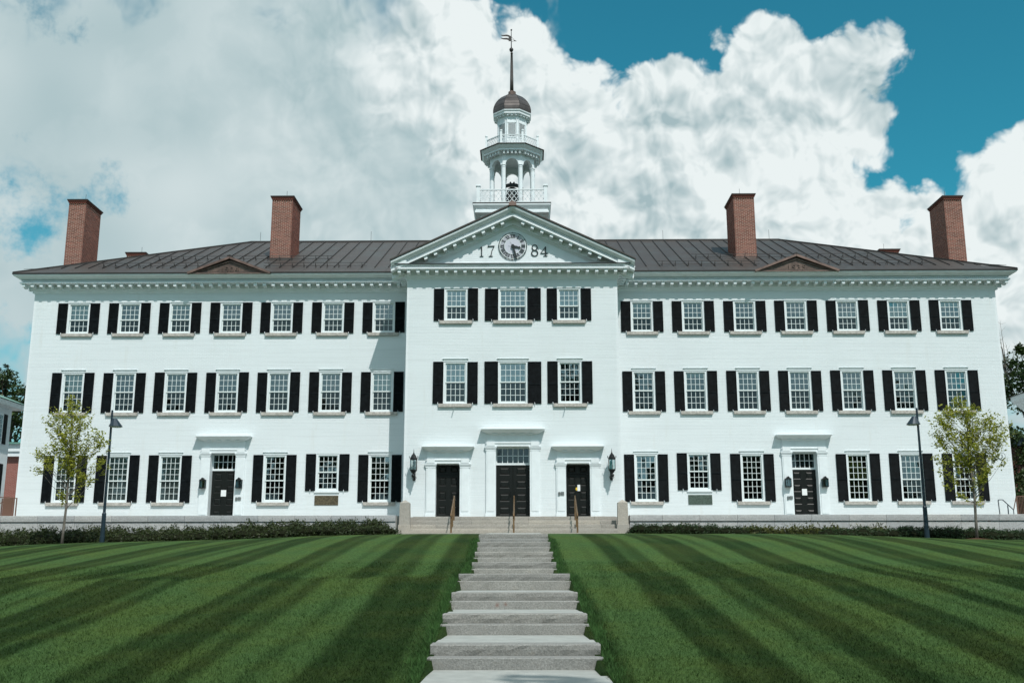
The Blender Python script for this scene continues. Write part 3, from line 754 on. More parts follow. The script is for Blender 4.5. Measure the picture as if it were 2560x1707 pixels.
        shut[(w, h)] = (f.mesh('shutter_frame', M_SHUT), s.mesh('shutter_slats', M_SHUT, fix=False), hold.mesh('shutter_hook', M_TRIM))
        return shut[(w, h)]
    def window(x, y, z, kind, individual=False, blind=None, rnd=0):
        d = meshes(kind); w = put('window', d['frame'], hall, loc=(x, y, z))
        for key, name in (('up', 'upper_sash'), ('lo', 'lower_sash')):
            put(name, d[key], w, loc=(x, y, z))
        for key in ('upg', 'log'):
            mb, cells, yy = d['upc'] if key == 'upg' else d['loc']
            if individual and pane_budget[0] >= len(cells):
                for (a, b, c0, c1) in cells:
                    o = put('pane', d[key + '1'], w, loc=(x + (a + b) / 2, y + yy, z + (c0 + c1) / 2))
                    o.rotation_euler = (random.uniform(-0.006, 0.006), 0, random.uniform(-0.006, 0.006)); pane_budget[0] -= 1
            else:
                o = put('panes', d[key], w, loc=(x, y, z), kind='stuff'); o.rotation_euler = (random.uniform(-0.004, 0.004), 0, random.uniform(-0.005, 0.005))
        put('sill', d['sill'], w, loc=(x, y, z))
        if d['cap']: put('cap', d['cap'], w, loc=(x, y, z))
        if blind:
            hw = d['hw'] - 0.08; h = d['h']
            mb = MB()
            if blind[0] == 'roller': mb.box(-hw, hw, 0.17, 0.175, h * (1 - blind[1]), h - 0.05)
            elif blind[0] == 'slats':
                n = int(h * blind[1] / 0.05)
                for i in range(n): zz = h - 0.08 - i * 0.05; mb.box(-hw, hw, 0.165, 0.185, zz - 0.036, zz)
            elif blind[0] == 'strips':
                n = 5 if hw < 0.55 else 6
                for i in range(n):
                    xx = -hw + 2 * hw * (i + 0.5) / n; mb.box(xx - hw / n * 0.7, xx + hw / n * 0.7, 0.20, 0.21, h * 0.52, h * 0.66); mb.box(xx - hw / n * 0.75, xx + hw / n * 0.75, 0.20, 0.21, h * 0.40, h * 0.46)
            if mb.v: part('blind', mb, M_BLIND, w, loc=(x, y, z))
        sw, gap = (0.60, 0.655) if d['hw'] > 0.6 else (0.458, 0.535)
        sz, sh_ = (0, d['h'] - 0.02)
        f, s, hk = shutter(sw, round(sh_, 3))
        for xx in (x - gap - sw, x + gap):
            dz = random.uniform(-0.012, 0.012); o = put('shutter', f, hall, loc=(xx, y, z + sz + dz))
            put('slats', s, o, loc=(xx, y, z + sz + dz), kind='stuff'); put('hook', hk, o, loc=(xx, y, z + sz + dz)); o.rotation_euler = (random.uniform(-0.006, 0.004), random.uniform(-0.004, 0.004), 0)
        return w
    for c, x in enumerate(XP):
        for r in (2, 3):
            k = ('c' if c == 1 else 'r') + str(r)
            window(x, 0.0, ROWZ[r], k, True, ('strips', 0) if r == 2 else (('roller', 0.1) if c != 2 else ('strips', 0)))
            hw = 0.65 if c == 1 else 0.515
            openings['p'].append((x - hw, x + hw, ROWZ[r], ROWZ[r] + ROWH[r]))
    bl = {(-7, 3): ('roller', 0.50), (-7, 2): ('roller', 0.52), (-7, 1): ('slats', 0.9), (-6, 1): ('slats', 0.92), (-5, 1): ('slats', 0.92), (-1, 2): ('roller', 0.5),
          (-3, 2): None, (5, 3): ('strips', 0), (6, 2): ('strips', 0), (5, 2): ('strips', 0), (7, 3): ('roller', 0.2), (-5, 3): ('roller', 0.2), (6, 3): ('roller', 0.5), (2, 2): ('roller', 0.15), (1, 3): ('roller', 0.25)}
    for s in (-1, 1):
        for c, cx in enumerate(COLX):
            for r in (1, 2, 3):
                x = s * cx
                if r == 1 and c == 3: continue
                if r == 1 and c == 1:
                    window(x, R, 6.54, 'sm', True); openings['w'].append((x - 0.515, x + 0.515, 6.54, 8.24)); continue
                window(x, R, ROWZ[r], 'r%d' % r, r == 1 and c in (0, 2), bl.get((s * (c + 1), r)))
                openings['w'].append((x - 0.515, x + 0.515, ROWZ[r], ROWZ[r] + ROWH[r]))


build_windows()


# ------------------------------------------------------------------ doors
def raised_panels(mb, x0, x1, z0, z1, cols, rows, y):
    w = (x1 - x0) / cols; h = (z1 - z0) / rows
    for i in range(cols):
        for j in range(rows):
            a, b, c, d = x0 + i * w + w * 0.19, x0 + (i + 1) * w - w * 0.19, z0 + j * h + h * 0.22, z0 + (j + 1) * h - h * 0.16
            t = min(b - a, d - c) * 0.26
            vs = [(a, y, c), (b, y, c), (b, y, d), (a, y, d), (a + t * 0.4, y + 0.022, c + t * 0.4), (b - t * 0.4, y + 0.022, c + t * 0.4), (b - t * 0.4, y + 0.022, d - t * 0.4), (a + t * 0.4, y + 0.022, d - t * 0.4),
                  (a + t, y - 0.012, c + t), (b - t, y - 0.012, c + t), (b - t, y - 0.012, d - t), (a + t, y - 0.012, d - t)]
            mb.add(vs, [(0, 1, 5, 4), (1, 2, 6, 5), (2, 3, 7, 6), (3, 0, 4, 7), (4, 5, 9, 8), (5, 6, 10, 9), (6, 7, 11, 10), (7, 4, 8, 11), (8, 9, 10, 11)])
            mb.cells.append((a, b, c, d))


def door_leaf(x0, x1, z0, z1, cols, rows, y):
    """leaf with real sunk panels: rails and stiles around moulded raised fields"""
    mb = MB(); mb.cells = []
    raised_panels(mb, x0, x1, z0, z1, cols, rows, y)
    xs = sorted({x0, x1} | {c[0] for c in mb.cells} | {c[1] for c in mb.cells}); zs = sorted({z0, z1} | {c[2] for c in mb.cells} | {c[3] for c in mb.cells})
    def hit(x, z): return any(a < x < b and c < z < d for a, b, c, d in mb.cells)
    for i in range(len(xs) - 1):
        for j in range(len(zs) - 1):
            if xs[i + 1] - xs[i] < 1e-4 or zs[j + 1] - zs[j] < 1e-4: continue
            if not hit((xs[i] + xs[i + 1]) / 2, (zs[j] + zs[j + 1]) / 2):
                mb.add([(xs[i], y, zs[j]), (xs[i + 1], y, zs[j]), (xs[i + 1], y, zs[j + 1]), (xs[i], y, zs[j + 1])], [(0, 1, 2, 3)])
    mb.add([(x0, y, z0), (x1, y, z0), (x1, y + 0.05, z0), (x0, y + 0.05, z0), (x0, y, z1), (x1, y, z1), (x1, y + 0.05, z1), (x0, y + 0.05, z1)], [(0, 3, 2, 1), (4, 5, 6, 7), (1, 2, 6, 5), (2, 3, 7, 6), (3, 0, 4, 7)])
    return mb


def doorway(cx, y, hwo, pil, ztop, zd, zhood, hoodhw, dep, ncol, cols, two, toprow, transomcols, muls):
    """hwo half opening, pil outer half, ztop top of opening, zd top of the door leaf"""
    zb = ZT - 0.01; rec = y + 0.35
    sur = MB()
    for s in (-1, 1):
        a, b = sorted((cx + s * hwo, cx + s * pil))
        sur.box(a + 0.001, b - 0.001, y - 0.075, y + 0.04, zb, ztop)
        sur.box(a + 0.05, b - 0.05, y - 0.095, y - 0.074, zb + 0.27, ztop - 0.20)
        sur.box(a - 0.02, b + 0.02, y - 0.105, y + 0.03, zb, zb + 0.15); sur.box(a - 0.012, b + 0.012, y - 0.095, y + 0.03, zb + 0.151, zb + 0.21)
        for k, (dz, pr) in enumerate(((0.0, 0.135), (0.055, 0.115), (0.13, 0.095))): sur.box(a - pr + 0.075, b + pr - 0.075, y - pr, y + 0.03, ztop - dz - 0.05, ztop - dz - 0.002)
        # reveal lining
        xi = cx + s * hwo; sur.box(min(xi, xi - s * 0.02), max(xi, xi - s * 0.02), y - 0.074, rec + 0.1, zb, ztop - 0.021)
    ent = MB()
    ent.box(cx - pil, cx + pil, y - 0.085, y + 0.03, ztop + 0.002, ztop + 0.13); ent.box(cx - pil - 0.02, cx + pil + 0.02, y - 0.115, y + 0.03, ztop + 0.131, ztop + 0.17)
    for s in (-1, 1):
        m = cx + s * (hwo + pil) / 2; q = (pil - hwo) / 2 - 0.03
        ent.box(m - q, m + q, y - 0.125, y - 0.084, ztop + 0.02, ztop + 0.215)
    ent.box(cx - pil + 0.04, cx + pil - 0.04, y - 0.06, y + 0.03, ztop + 0.171, zhood - 0.2)
    ent.box(cx - hwo + 0.0, cx + hwo - 0.0, y + 0.031, rec + 0.1, ztop - 0.02, ztop)
    p = dep
    prof = [(0.0, zhood - 0.24), (0.07, zhood - 0.24), (0.10, zhood - 0.20), (0.10, zhood - 0.185), (0.16, zhood - 0.18), (0.20, zhood - 0.15), (p * 0.70, zhood - 0.10), (p * 0.90, zhood - 0.045), (p, zhood - 0.03), (p, zhood), (0.0, zhood + 0.02)]
    hw2 = hoodhw - p
    hood = MB().sweep([(cx - hw2, y + 0.03), (cx - hw2, y), (cx + hw2, y), (cx + hw2, y + 0.03)], prof)
    for i in range(muls):
        x = cx - hw2 + 2 * hw2 * (i + 0.5) / muls; hood.box(x - 0.10, x + 0.10, y - 0.19, y - 0.07, zhood - 0.225, zhood - 0.182)
    d = part('doorway', sur, M_TRIM, hall)
    part('entablature', ent, M_TRIM, d); part('hood', hood, M_TRIM, d)
    iw = hwo - 0.025
    if transomcols:
        z0, z1 = zd + 0.09, ztop - 0.06
        fr = MB().box(cx - hwo + 0.021, cx + hwo - 0.021, rec, rec + 0.06, zd, zd + 0.09).box(cx - hwo + 0.021, cx + hwo - 0.021, rec, rec + 0.06, z1, ztop - 0.021)
        for s in (-1, 1): fr.box(min(cx + s * iw, cx + s * (iw - 0.04)), max(cx + s * iw, cx + s * (iw - 0.04)), rec, rec + 0.06, z0, z1)
        gx0, gx1 = cx - iw + 0.04, cx + iw - 0.04
        for i in range(1, transomcols): x = gx0 + (gx1 - gx0) * i / transomcols; fr.box(x - 0.013, x + 0.013, rec + 0.005, rec + 0.05, z0, z1)
        fr.box(gx0, gx1, rec + 0.005, rec + 0.05, (z0 + z1) / 2 - 0.012, (z0 + z1) / 2 + 0.012)
        part('transom_frame', fr, M_TRIM, d)
        pw, ph = (gx1 - gx0) / transomcols, (z1 - z0) / 2
        me = MB().box(-pw / 2, pw / 2, 0, 0.004, -ph / 2, ph / 2).mesh('transom_pane', M_GLASSL)
        for i in range(transomcols):
            for j in range(2): put('transom_pane', me, d, loc=(gx0 + pw * (i + 0.5), rec + 0.025, z0 + ph * (j + 0.5)))
    if two:
        lv = [(cx - iw, cx - 0.006), (cx + 0.006, cx + iw)]
    else: lv = [(cx - iw, cx + iw)]
    for k, (a, b) in enumerate(lv):
        dd = part('door', door_leaf(a, b, ZT, zd if not toprow else ZT + 1.86, cols, 4 if not toprow else 3, rec), M_DOOR, hall)
        hx = b - 0.09 if k == 0 and two else a + 0.09
        part('handle', MB().tube([(hx, rec - 0.002, ZT + 0.95), (hx, rec - 0.06, ZT + 0.97), (hx, rec - 0.06, ZT + 1.15), (hx, rec - 0.002, ZT + 1.17)], 0.012, 6), M_IRON, dd)
    if toprow:
        part('transom_panel', door_leaf(cx - iw, cx + iw, ZT + 1.875, ztop - 0.022, cols, 1, rec), M_DOOR, d)
    openings['p' if y < 1 else 'w'].append((cx - hwo, cx + hwo, ZT - 0.5, ztop))
    part('threshold', MB().box(cx - hwo, cx + hwo, y - 0.02, rec + 0.1, ZT - 0.03, ZT + 0.006), M_SILL, d)


doorway(0.022, 0.0, 0.755, 1.17, 8.275, 7.50, 9.015, 1.40, 0.43, 1, 1, True, False, 6, 5)
doorway(-2.80, 0.0, 0.54, 0.945, 7.535, 7.5, 8.26, 1.15, 0.40, 1, 2, False, True, 0, 4)
doorway(2.845, 0.0, 0.54, 0.945, 7.535, 7.5, 8.26, 1.15, 0.40, 1, 2, False, True, 0, 4)
for sx in (-1, 1):
    doorway(sx * 13.295, R, 0.60, 1.02, 8.275, 7.50, 9.03, 1.285, 0.42, 1, 2, False, False, 5, 4)


# ------------------------------------------------------------------ walls
def wall_backing(name, x0, x1, y, z0, z1, ops, m, th=0.36):
    xs = sorted({x0, x1} | {o[0] for o in ops} | {o[1] for o in ops}); zs = sorted({z0, z1} | {max(z0, o[2]) for o in ops} | {o[3] for o in ops})
    mb = MB()
    for i in range(len(xs) - 1):
        for j in range(len(zs) - 1):
            x, z = (xs[i] + xs[i + 1]) / 2, (zs[j] + zs[j + 1]) / 2
            if any(o[0] < x < o[1] and o[2] < z < o[3] for o in ops): continue
            for yy in (y, y + th): mb.add([(xs[i], yy, zs[j]), (xs[i + 1], yy, zs[j]), (xs[i + 1], yy, zs[j + 1]), (xs[i], yy, zs[j + 1])], [(0, 1, 2, 3)])
    for o in ops:
        a, b, c, d = o[0], o[1], max(z0, o[2]), o[3]
        for q in (((a, c), (a, d)), ((b, c), (b, d)), ((a, d), (b, d)), ((a, c), (b, c))):
            (p, r), (s, t) = q; mb.add([(p, y, r), (s, y, t), (s, y + th, t), (p, y + th, r)], [(0, 1, 2, 3)])
    return mb


def brick_field(x0, x1, z0, z1, ops, y, ch=0.0685, bl=0.213, j=0.010, proud=0.0055, rows=None, clip=None, jv=0.0012, ex=0.0006):
    V = []; T = []
    n = int(round((z1 - z0) / ch))
    for r in range(n):
        za = z0 + r * ch + j * 0.5; zb = z0 + (r + 1) * ch - j * 0.5
        if zb > z1: break
        zm = (za + zb) / 2; lo, hi = x0, x1
        if clip: lo, hi = clip(zb)
        if hi - lo < 0.05: continue
        free = [(lo, hi)]
        for o in ops:
            if o[2] < zb - 0.004 and o[3] > za + 0.004:
                nf = []
                for a, b in free:
                    if o[1] <= a or o[0] >= b: nf.append((a, b)); continue
                    if o[0] > a: nf.append((a, o[0]))
                    if o[1] < b: nf.append((o[1], b))
                free = nf
        off = (0.5 * bl if r % 2 else 0.0); row = []
        kk = math.floor((lo - x0) / bl) - 1; x = x0 + kk * bl + off
        for a, b in free:
            k0 = math.floor((a - (x0 + off)) / bl); xx = x0 + off + k0 * bl
            while xx < b - 0.02:
                p, q = max(xx + jv / 2, a + 0.002), min(xx + bl - jv / 2, b - 0.002)
                if q - p > 0.025: V.append((p, q, za, zb))
                xx += bl
    A = np.array(V); N = len(A)
    pr = y - proud - RNG.uniform(-0.0004, 0.0005, N); tx = RNG.normal(0, 0.00025, (N, 4)); e = 0.0022
    P = np.empty((N, 8, 3))
    for k, (a, c) in enumerate(((0, 2), (1, 2), (1, 3), (0, 3))):
        sx = 1 if a == 0 else -1; sz = 1 if c == 2 else -1
        P[:, k, 0] = A[:, a]; P[:, k, 1] = y + 0.003; P[:, k, 2] = A[:, c]
        P[:, k + 4, 0] = A[:, a] + sx * ex; P[:, k + 4, 1] = pr + tx[:, k]; P[:, k + 4, 2] = A[:, c] + sz * e + RNG.normal(0, 0.0006, N)
    F = np.array([(4, 5, 6, 7), (0, 1, 5, 4), (1, 2, 6, 5), (2, 3, 7, 6), (3, 0, 4, 7)])
    Fs = (np.arange(N)[:, None, None] * 8 + F[None]).reshape(-1, 4)
    tone = np.repeat(RNG.random(N), 5)
    return P.reshape(-1, 3), Fs, tone


def build_walls():
    zt = 15.9
    for s in (-1, 1):
        a, b = (-HW, -PW + 0.0) if s < 0 else (PW, HW)
        ops = [o for o in openings['w'] if a < o[0] < b]
        w = part('wall', wall_backing('wall', a, b, R, 4.6, zt, ops, None), M_MORTW, hall)
        ops2 = [(o[0], o[1], o[2], o[3]) for o in ops]
        V, F, t = brick_field(a, b, 5.2, zt, ops2, R); put('brickwork', np_mesh('brickwork', V, F, M_BRICKW, t), w, kind='stuff')
        # end wall and pavilion return
        e = MB().box(*(sorted((s * HW, s * (HW - 0.36)))), R + 0.37, 18.4, 4.6, zt); part('wall', e, M_BRICKW, hall)
        e = MB().box(*(sorted((s * PW, s * (PW - 0.36)))), 0.37, R + 0.37, 4.6, zt); part('wall', e, M_BRICKW, hall)
        quoin = MB().box(*(sorted((s * (PW + 0.004), s * (PW - 0.1)))), -0.006, 0.36, 5.2, 15.83); part('wall_corner', quoin, M_BRICKW, hall)
        quoin = MB().box(*(sorted((s * (HW + 0.004), s * (HW - 0.1)))), R - 0.006, R + 0.36, 5.2, zt); part('wall_corner', quoin, M_BRICKW, hall)
    w = part('wall', wall_backing('wall', -PW, PW, 0.0, 4.6, 16.2, openings['p'], None), M_MORTW, hall)
    V, F, t = brick_field(-PW, PW, 5.2, 15.83, openings['p'], 0.0); put('brickwork', np_mesh('brickwork', V, F, M_BRICKW, t), w, kind='stuff')
    part('wall', MB().box(-HW, HW, 18.04, 18.4, 4.6, zt), M_BRICKW, hall)
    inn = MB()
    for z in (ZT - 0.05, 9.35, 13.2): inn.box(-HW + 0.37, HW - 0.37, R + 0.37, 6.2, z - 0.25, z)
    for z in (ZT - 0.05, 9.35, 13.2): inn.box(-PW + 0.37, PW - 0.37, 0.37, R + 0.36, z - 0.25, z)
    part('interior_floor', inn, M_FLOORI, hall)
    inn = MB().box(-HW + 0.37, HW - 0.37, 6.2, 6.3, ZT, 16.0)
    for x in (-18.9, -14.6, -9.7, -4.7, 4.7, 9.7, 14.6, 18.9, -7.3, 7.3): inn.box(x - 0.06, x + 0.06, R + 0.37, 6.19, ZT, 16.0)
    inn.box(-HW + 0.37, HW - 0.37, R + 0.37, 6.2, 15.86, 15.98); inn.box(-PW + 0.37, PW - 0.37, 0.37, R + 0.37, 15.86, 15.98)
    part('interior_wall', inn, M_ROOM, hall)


build_walls()

# ------------------------------------------------------------------ cornices
ZC = 15.90; EV = 0.775; ZE = 16.62     # foot of the cornice, overhang and eave height
CPROF = [(0.0, ZC - 0.04), (0.035, ZC - 0.04), (0.035, ZC), (0.06, ZC + 0.03), (0.085, ZC + 0.07), (0.085, ZC + 0.11), (0.13, ZC + 0.14), (0.13, ZC + 0.345), (0.535, ZC + 0.345), (0.535, ZC + 0.41),
         (0.44, ZC + 0.415), (0.44, ZC + 0.53), (0.56, ZC + 0.545), (0.60, ZC + 0.575), (0.70, ZC + 0.63), (0.76, ZC + 0.665), (EV, ZC + 0.70), (EV, ZE), (0.0, ZE)]
ZP = 15.84
PPROF = [(p, z - ZC + ZP) for p, z in CPROF[:12]] + [(0.57, ZP + 0.535), (0.57, ZP + 0.545), (0.0, ZP + 0.56)]


def modillions(mb, a, b, z, y, sp=0.425, axis='x', sgn=1):
    """brackets under the soffit from a to b; y is the wall plane"""
    n = max(1, int(round((b - a) / sp))); st = (b - a) / n
    for i in range(n + 1):
        c = a + st * i
        prof = [(-0.13, z + 0.343), (-0.47, z + 0.343), (-0.47, z + 0.20), (-0.38, z + 0.19), (-0.30, z + 0.215), (-0.20, z + 0.18), (-0.13, z + 0.16)]
        if axis == 'x': mb.prism([(y + p, q) for p, q in prof], 'x', c - 0.07, c + 0.07)
        else: mb.prism([(y + sgn * -p, q) for p, q in prof], 'y', c - 0.07, c + 0.07)
    return mb


def dentils(mb, a, b, z, y, axis='x', sgn=1, sp=0.095):
    n = int((b - a) / sp)
    for i in range(n):
        c = a + (b - a) * (i + 0.5) / n
        if axis == 'x': mb.box(c - 0.026, c + 0.026, y - 0.50, y - 0.439, z + 0.455, z + 0.525)
        else: mb.box(*sorted((y + sgn * 0.439, y + sgn * 0.50)), c - 0.026, c + 0.026, z + 0.415, z + 0.485)
    return mb


def build_cornices():
    for s in (-1, 1):
        if s < 0: path = [(-HW, 18.4), (-HW, R), (-PW, R)]
        else: path = [(PW, R), (HW, R), (HW, 18.4)]
        c = part('cornice', MB().sweep(path, CPROF), M_TRIM, hall)
        a, b = sorted((s * (HW + 0.38), s * (PW + 0.22)))
        md = modillions(MB(), a, b, ZC, R); modillions(md, R + 0.35, 18.0, ZC, s * HW, axis='y', sgn=s)
        part('modillions', md, M_TRIM, c, kind='stuff')
        dn = dentils(MB(), *sorted((s * (HW + 0.5), s * (PW + 0.6))), ZC, R); dentils(dn, R, 18.0, ZC, s * HW, 'y', s)
        part('dentils', dn, M_TRIM, c, kind='stuff')
        part('copper_drip', MB().sweep(path, [(EV - 0.03, ZE + 0.002), (EV + 0.025, ZE + 0.002), (EV + 0.03, ZE + 0.055), (EV - 0.03, ZE + 0.06)]), M_SEAM, c)
    c = part('cornice', MB().sweep([(-PW, R), (-PW, 0), (PW, 0), (PW, R)], PPROF), M_TRIM, hall)
    md = modillions(MB(), -PW - 0.33, PW + 0.33, ZP, 0.0)
    for s in (-1, 1): modillions(md, 0.1, R - 0.6, ZP, s * PW, axis='y', sgn=s)
    part('modillions', md, M_TRIM, c, kind='stuff')
    part('dentils', dentils(MB(), -PW - 0.5, PW + 0.5, ZP, 0.0), M_TRIM, c, kind='stuff')
    part('copper_flashing', MB().box(-PW - 0.61, PW + 0.61, -0.60, 0.0, ZP + 0.562, ZP + 0.580), M_SEAM, c)
    # the raking cornice
    XC = 0.03; sl = 0.4716; an = math.atan(sl); ZA = 19.12; hwid = 5.45; E2 = 0.70
    zb = ZA - 0.845       # foot of the bed mould on the axis
    prof = [(0.0, 0.0), (0.035, 0.0), (0.06, 0.05), (0.085, 0.08), (0.13, 0.10), (0.13, 0.335), (0.535, 0.335), (0.535, 0.415), (0.44, 0.42), (0.44, 0.53), (0.56, 0.545), (0.62, 0.595), (0.685, 0.645), (E2, 0.68), (E2, 0.735), (0.0, 0.735)]
    rk = MB(); mdk = MB(); dnk = MB(); fl = MB()
    for s in (-1, 1):
        vs = []; k = len(prof); cs = 1 / cos(an)
        def pt(x, p, h): return (x, -p, zb - sl * abs(x - XC) + h * cs)
        for (p, h) in prof: vs.append(pt(XC, p, h))
        for (p, h) in prof:
            vs.append(pt(XC + s * hwid, p, h))
        rk.add(vs, [tuple(range(k)), tuple(range(k, 2 * k))[::-1]] + [(i, i + k, (i + 1) % k + k, (i + 1) % k) for i in range(k)])
        L = hwid / cos(an)
        def lp(t, p, h):      # t along the slope, h square to it
            return (XC + s * (t * cos(an) + h * sin(an)), -p, zb - t * sin(an) + h * cos(an))
        n = 11
        for i in range(n):
            t = 0.40 + i * 0.475; w = 0.075
            pr = [(0.13, 0.333), (0.47, 0.333), (0.47, 0.19), (0.38, 0.18), (0.20, 0.17), (0.13, 0.15)]; q = len(pr)
            if lp(t, 0, 0.15)[2] < ZP + 0.6: continue
            mdk.add([lp(t - w, p, h) for p, h in pr] + [lp(t + w, p, h) for p, h in pr], [tuple(range(q)), tuple(range(q, 2 * q))[::-1]] + [(j, j + q, (j + 1) % q + q, (j + 1) % q) for j in range(q)])
        nd_ = int(L / 0.095)
        for i in range(2, nd_ - 1):
            t = i * 0.095; q = [(0.439, 0.455), (0.50, 0.455), (0.50, 0.525), (0.439, 0.525)]
            dnk.add([lp(t - 0.026, p, h) for p, h in q] + [lp(t + 0.026, p, h) for p, h in q], [(0, 1, 2, 3), (7, 6, 5, 4), (0, 4, 5, 1), (1, 5, 6, 2), (2, 6, 7, 3), (3, 7, 4, 0)])
        # cyma and fascia of the side eaves
        part('side_cornice', MB().prism([(s * (PW + p), z) for p, z in ((0.0, ZP + 0.585), (0.56, ZP + 0.585), (0.60, ZP + 0.60), (0.68, ZP + 0.64), (0.72, ZP + 0.68), (0.72, ZP + 0.735), (0.0, ZP + 0.735))], 'y', -0.58, R + 0.6), M_TRIM, hall)
    c = part('raking_cornice', rk, M_TRIM, hall)
    part('modillions', mdk, M_TRIM, c, kind='stuff'); part('dentils', dnk, M_TRIM, c, kind='stuff')
    # tympanum of white boards
    ty = part('tympanum', MB().add([(-5.0, -0.0, ZP + 0.55), (5.0, -0.0, ZP + 0.55), (XC, -0.0, zb + 0.2)], [(0, 1, 2)]), M_MORTW, hall)
    V, F, t = brick_field(-5.0, 5.0, 16.40, 18.45, [], 0.0, ch=0.098, bl=3.1, j=0.008, proud=0.0035, clip=lambda z: (XC - (zb + 0.14 - z) / sl, XC + (zb + 0.14 - z) / sl))
    put('boards', np_mesh('boards', V, F, M_TRIM, t), ty, kind='stuff')
    part('base_board', MB().box(-3.55, 3.6, -0.035, 0.0, ZP + 0.582, ZP + 0.79), M_TRIM, ty)


build_cornices()

# ------------------------------------------------------------------ roofs
YE = R - EV - 0.005; RM = 0.482; YR = 10.4; ZR0 = ZE + 0.055


def rz(y): return ZR0 + RM * (y - YE)


XE = HW + EV + 0.005


def build_roof():
    ue = XE - (YR - YE)
    # body under the sheets
    zr = rz(YR) - 0.03
    yb = 2 * YR - YE
    body = MB().add([(-XE + .03, YE + .03, ZR0 - 0.03), (XE - .03, YE + .03, ZR0 - 0.03), (XE - .03, yb - .03, ZR0 - 0.03), (-XE + .03, yb - .03, ZR0 - 0.03), (-ue, YR, zr), (ue, YR, zr)],
                    [(0, 1, 5, 4), (1, 2, 5), (2, 3, 4, 5), (3, 0, 4), (0, 3, 2, 1)])
    roof = part('roof', body, M_COPR, hall)
    th = 0.012; sp = 0.6555
    ysm = 2.62
    chs = [(-12.235, -11.185), (11.135, 12.185)]
    # eave course
    x = -XE
    xs = [-22.333 + sp * i for i in range(0, 27)] ; xs = [v for v in xs if v < -4.9]
    xr = [6.379 + sp * i for i in range(-2, 25)]
    edges = sorted([-XE] + xs + [-4.6] ) ; edges_r = sorted([4.6] + [v for v in xr if 4.9 < v < XE] + [XE])
    seam = MB()
    for E in (edges, edges_r):
        for i in range(len(E) - 1):
            a, b = E[i], E[i + 1]
            def yt(v): return min(YR, YE + (XE - abs(v)))
            def P(v, y, o=0.0): return (v, y - o * 0.43, rz(y) + o)
            def quad(y0a, y0b, y1a, y1b, bb):
                lo = [P(a + 0.004, y0a), P(bb, y0b), P(bb, y1b), P(a + 0.004, y1a)]
                return MB().add(lo + [(p[0], p[1] - th * 0.43, p[2] + th) for p in lo], [(0, 3, 2, 1), (4, 5, 6, 7), (0, 1, 5, 4), (1, 2, 6, 5), (2, 3, 7, 6), (3, 0, 4, 7)])
            bb = b - 0.004
            e0, e1 = min(ysm, yt(a)), min(ysm, yt(bb))
            part('eave_sheet', quad(YE, YE, e0, e1, bb), M_COPR, roof)
            if max(yt(a), yt(bb)) > ysm + 0.02:
                part('roof_panel', quad(ysm + 0.004, ysm + 0.004, max(ysm + 0.01, yt(a)), max(ysm + 0.01, yt(bb)), bb), M_COPR, roof)
        for v in E[1:-1]:
            t = min(YR, YE + XE - abs(v))
            if t < ysm + 0.15: continue
            p0, p1 = ysm - 0.03, t - 0.05
            if any(c0 - 0.02 < v < c1 + 0.02 for c0, c1 in chs):
                seam.bar((v, p0, rz(p0) + 0.032), (v, 4.78, rz(4.78) + 0.032), 0.032, 0.06); p0 = 6.75
            seam.bar((v, p0, rz(p0) + 0.032), (v, p1, rz(p1) + 0.032), 0.032, 0.06)
    part('standing_seams', seam, M_SEAM, roof, kind='stuff')
    cap = MB().bar((-ue, YR, rz(YR) + 0.03), (ue, YR, rz(YR) + 0.03), 0.16, 0.09)
    for sx in (-1, 1):
        for yy in (YE, yb): cap.bar((sx * XE, yy, ZR0 + 0.03), (sx * ue, YR, rz(YR) + 0.04), 0.13, 0.08)
    part('ridge_cap', cap, M_SEAM, roof)
    # end and rear slopes seams
    sm2 = MB()
    for sx in (-1, 1):
        y = YE + 0.7
        while y < yb - 0.5:
            run = min(y - YE, yb - y); sm2.bar((sx * (XE - 0.8), y, rz(YE + 0.8) + 0.03), (sx * (XE - run + 0.03), y, rz(YE + run) + 0.02), 0.03, 0.05) if run > 0.9 else None
            y += sp
    part('standing_seams', sm2, M_SEAM, roof, kind='stuff')
    # snow rails
    for (x0, x1, yy) in ((-19.95, -14.9, 2.70), (-17.95, -9.0, 4.55), (-11.95, -6.98, 2.64), (6.9, 11.8, 2.64), (8.85, 17.85, 4.55), (14.88, 19.82, 2.74)):
        sr = MB(); n = int(round((x1 - x0) / sp))
        for i in range(n + 1):
            v = x0 + 0.25 + (x1 - x0 - 0.5) * i / n; z = rz(yy)
            sr.bar((v, yy, z + 0.01), (v, yy - 0.03, z + 0.27), 0.022, 0.022); sr.bar((v, yy + 0.22, z + 0.13), (v, yy - 0.02, z + 0.20), 0.018)
        sr.bar((x0, yy - 0.03, rz(yy) + 0.25), (x1, yy - 0.03, rz(yy) + 0.25), 0.017); sr.bar((x0, yy - 0.01, rz(yy) + 0.11), (x1, yy - 0.01, rz(yy) + 0.11), 0.017)
        part('snow_rail', sr, M_SEAM, roof)
    # pavilion roof
    XC = 0.03; za = 19.155; ze = za - 0.4716 * 5.49
    pr = MB()
    for s in (-1, 1):
        pr.add([(XC + s * 5.49, -0.735, ze), (XC, -0.735, za), (XC, 7.2, za), (XC + s * 5.49, 2.2, ze), (XC + s * 5.49, -0.735, ze - 0.06), (XC, -0.735, za - 0.065), (XC, 7.2, za - 0.06), (XC + s * 5.49, 2.2, ze - 0.06)],
               [(0, 1, 2, 3), (7, 6, 5, 4), (0, 4, 5, 1), (0, 3, 7, 4)])
    p = part('pavilion_roof', pr, M_COPR, hall)
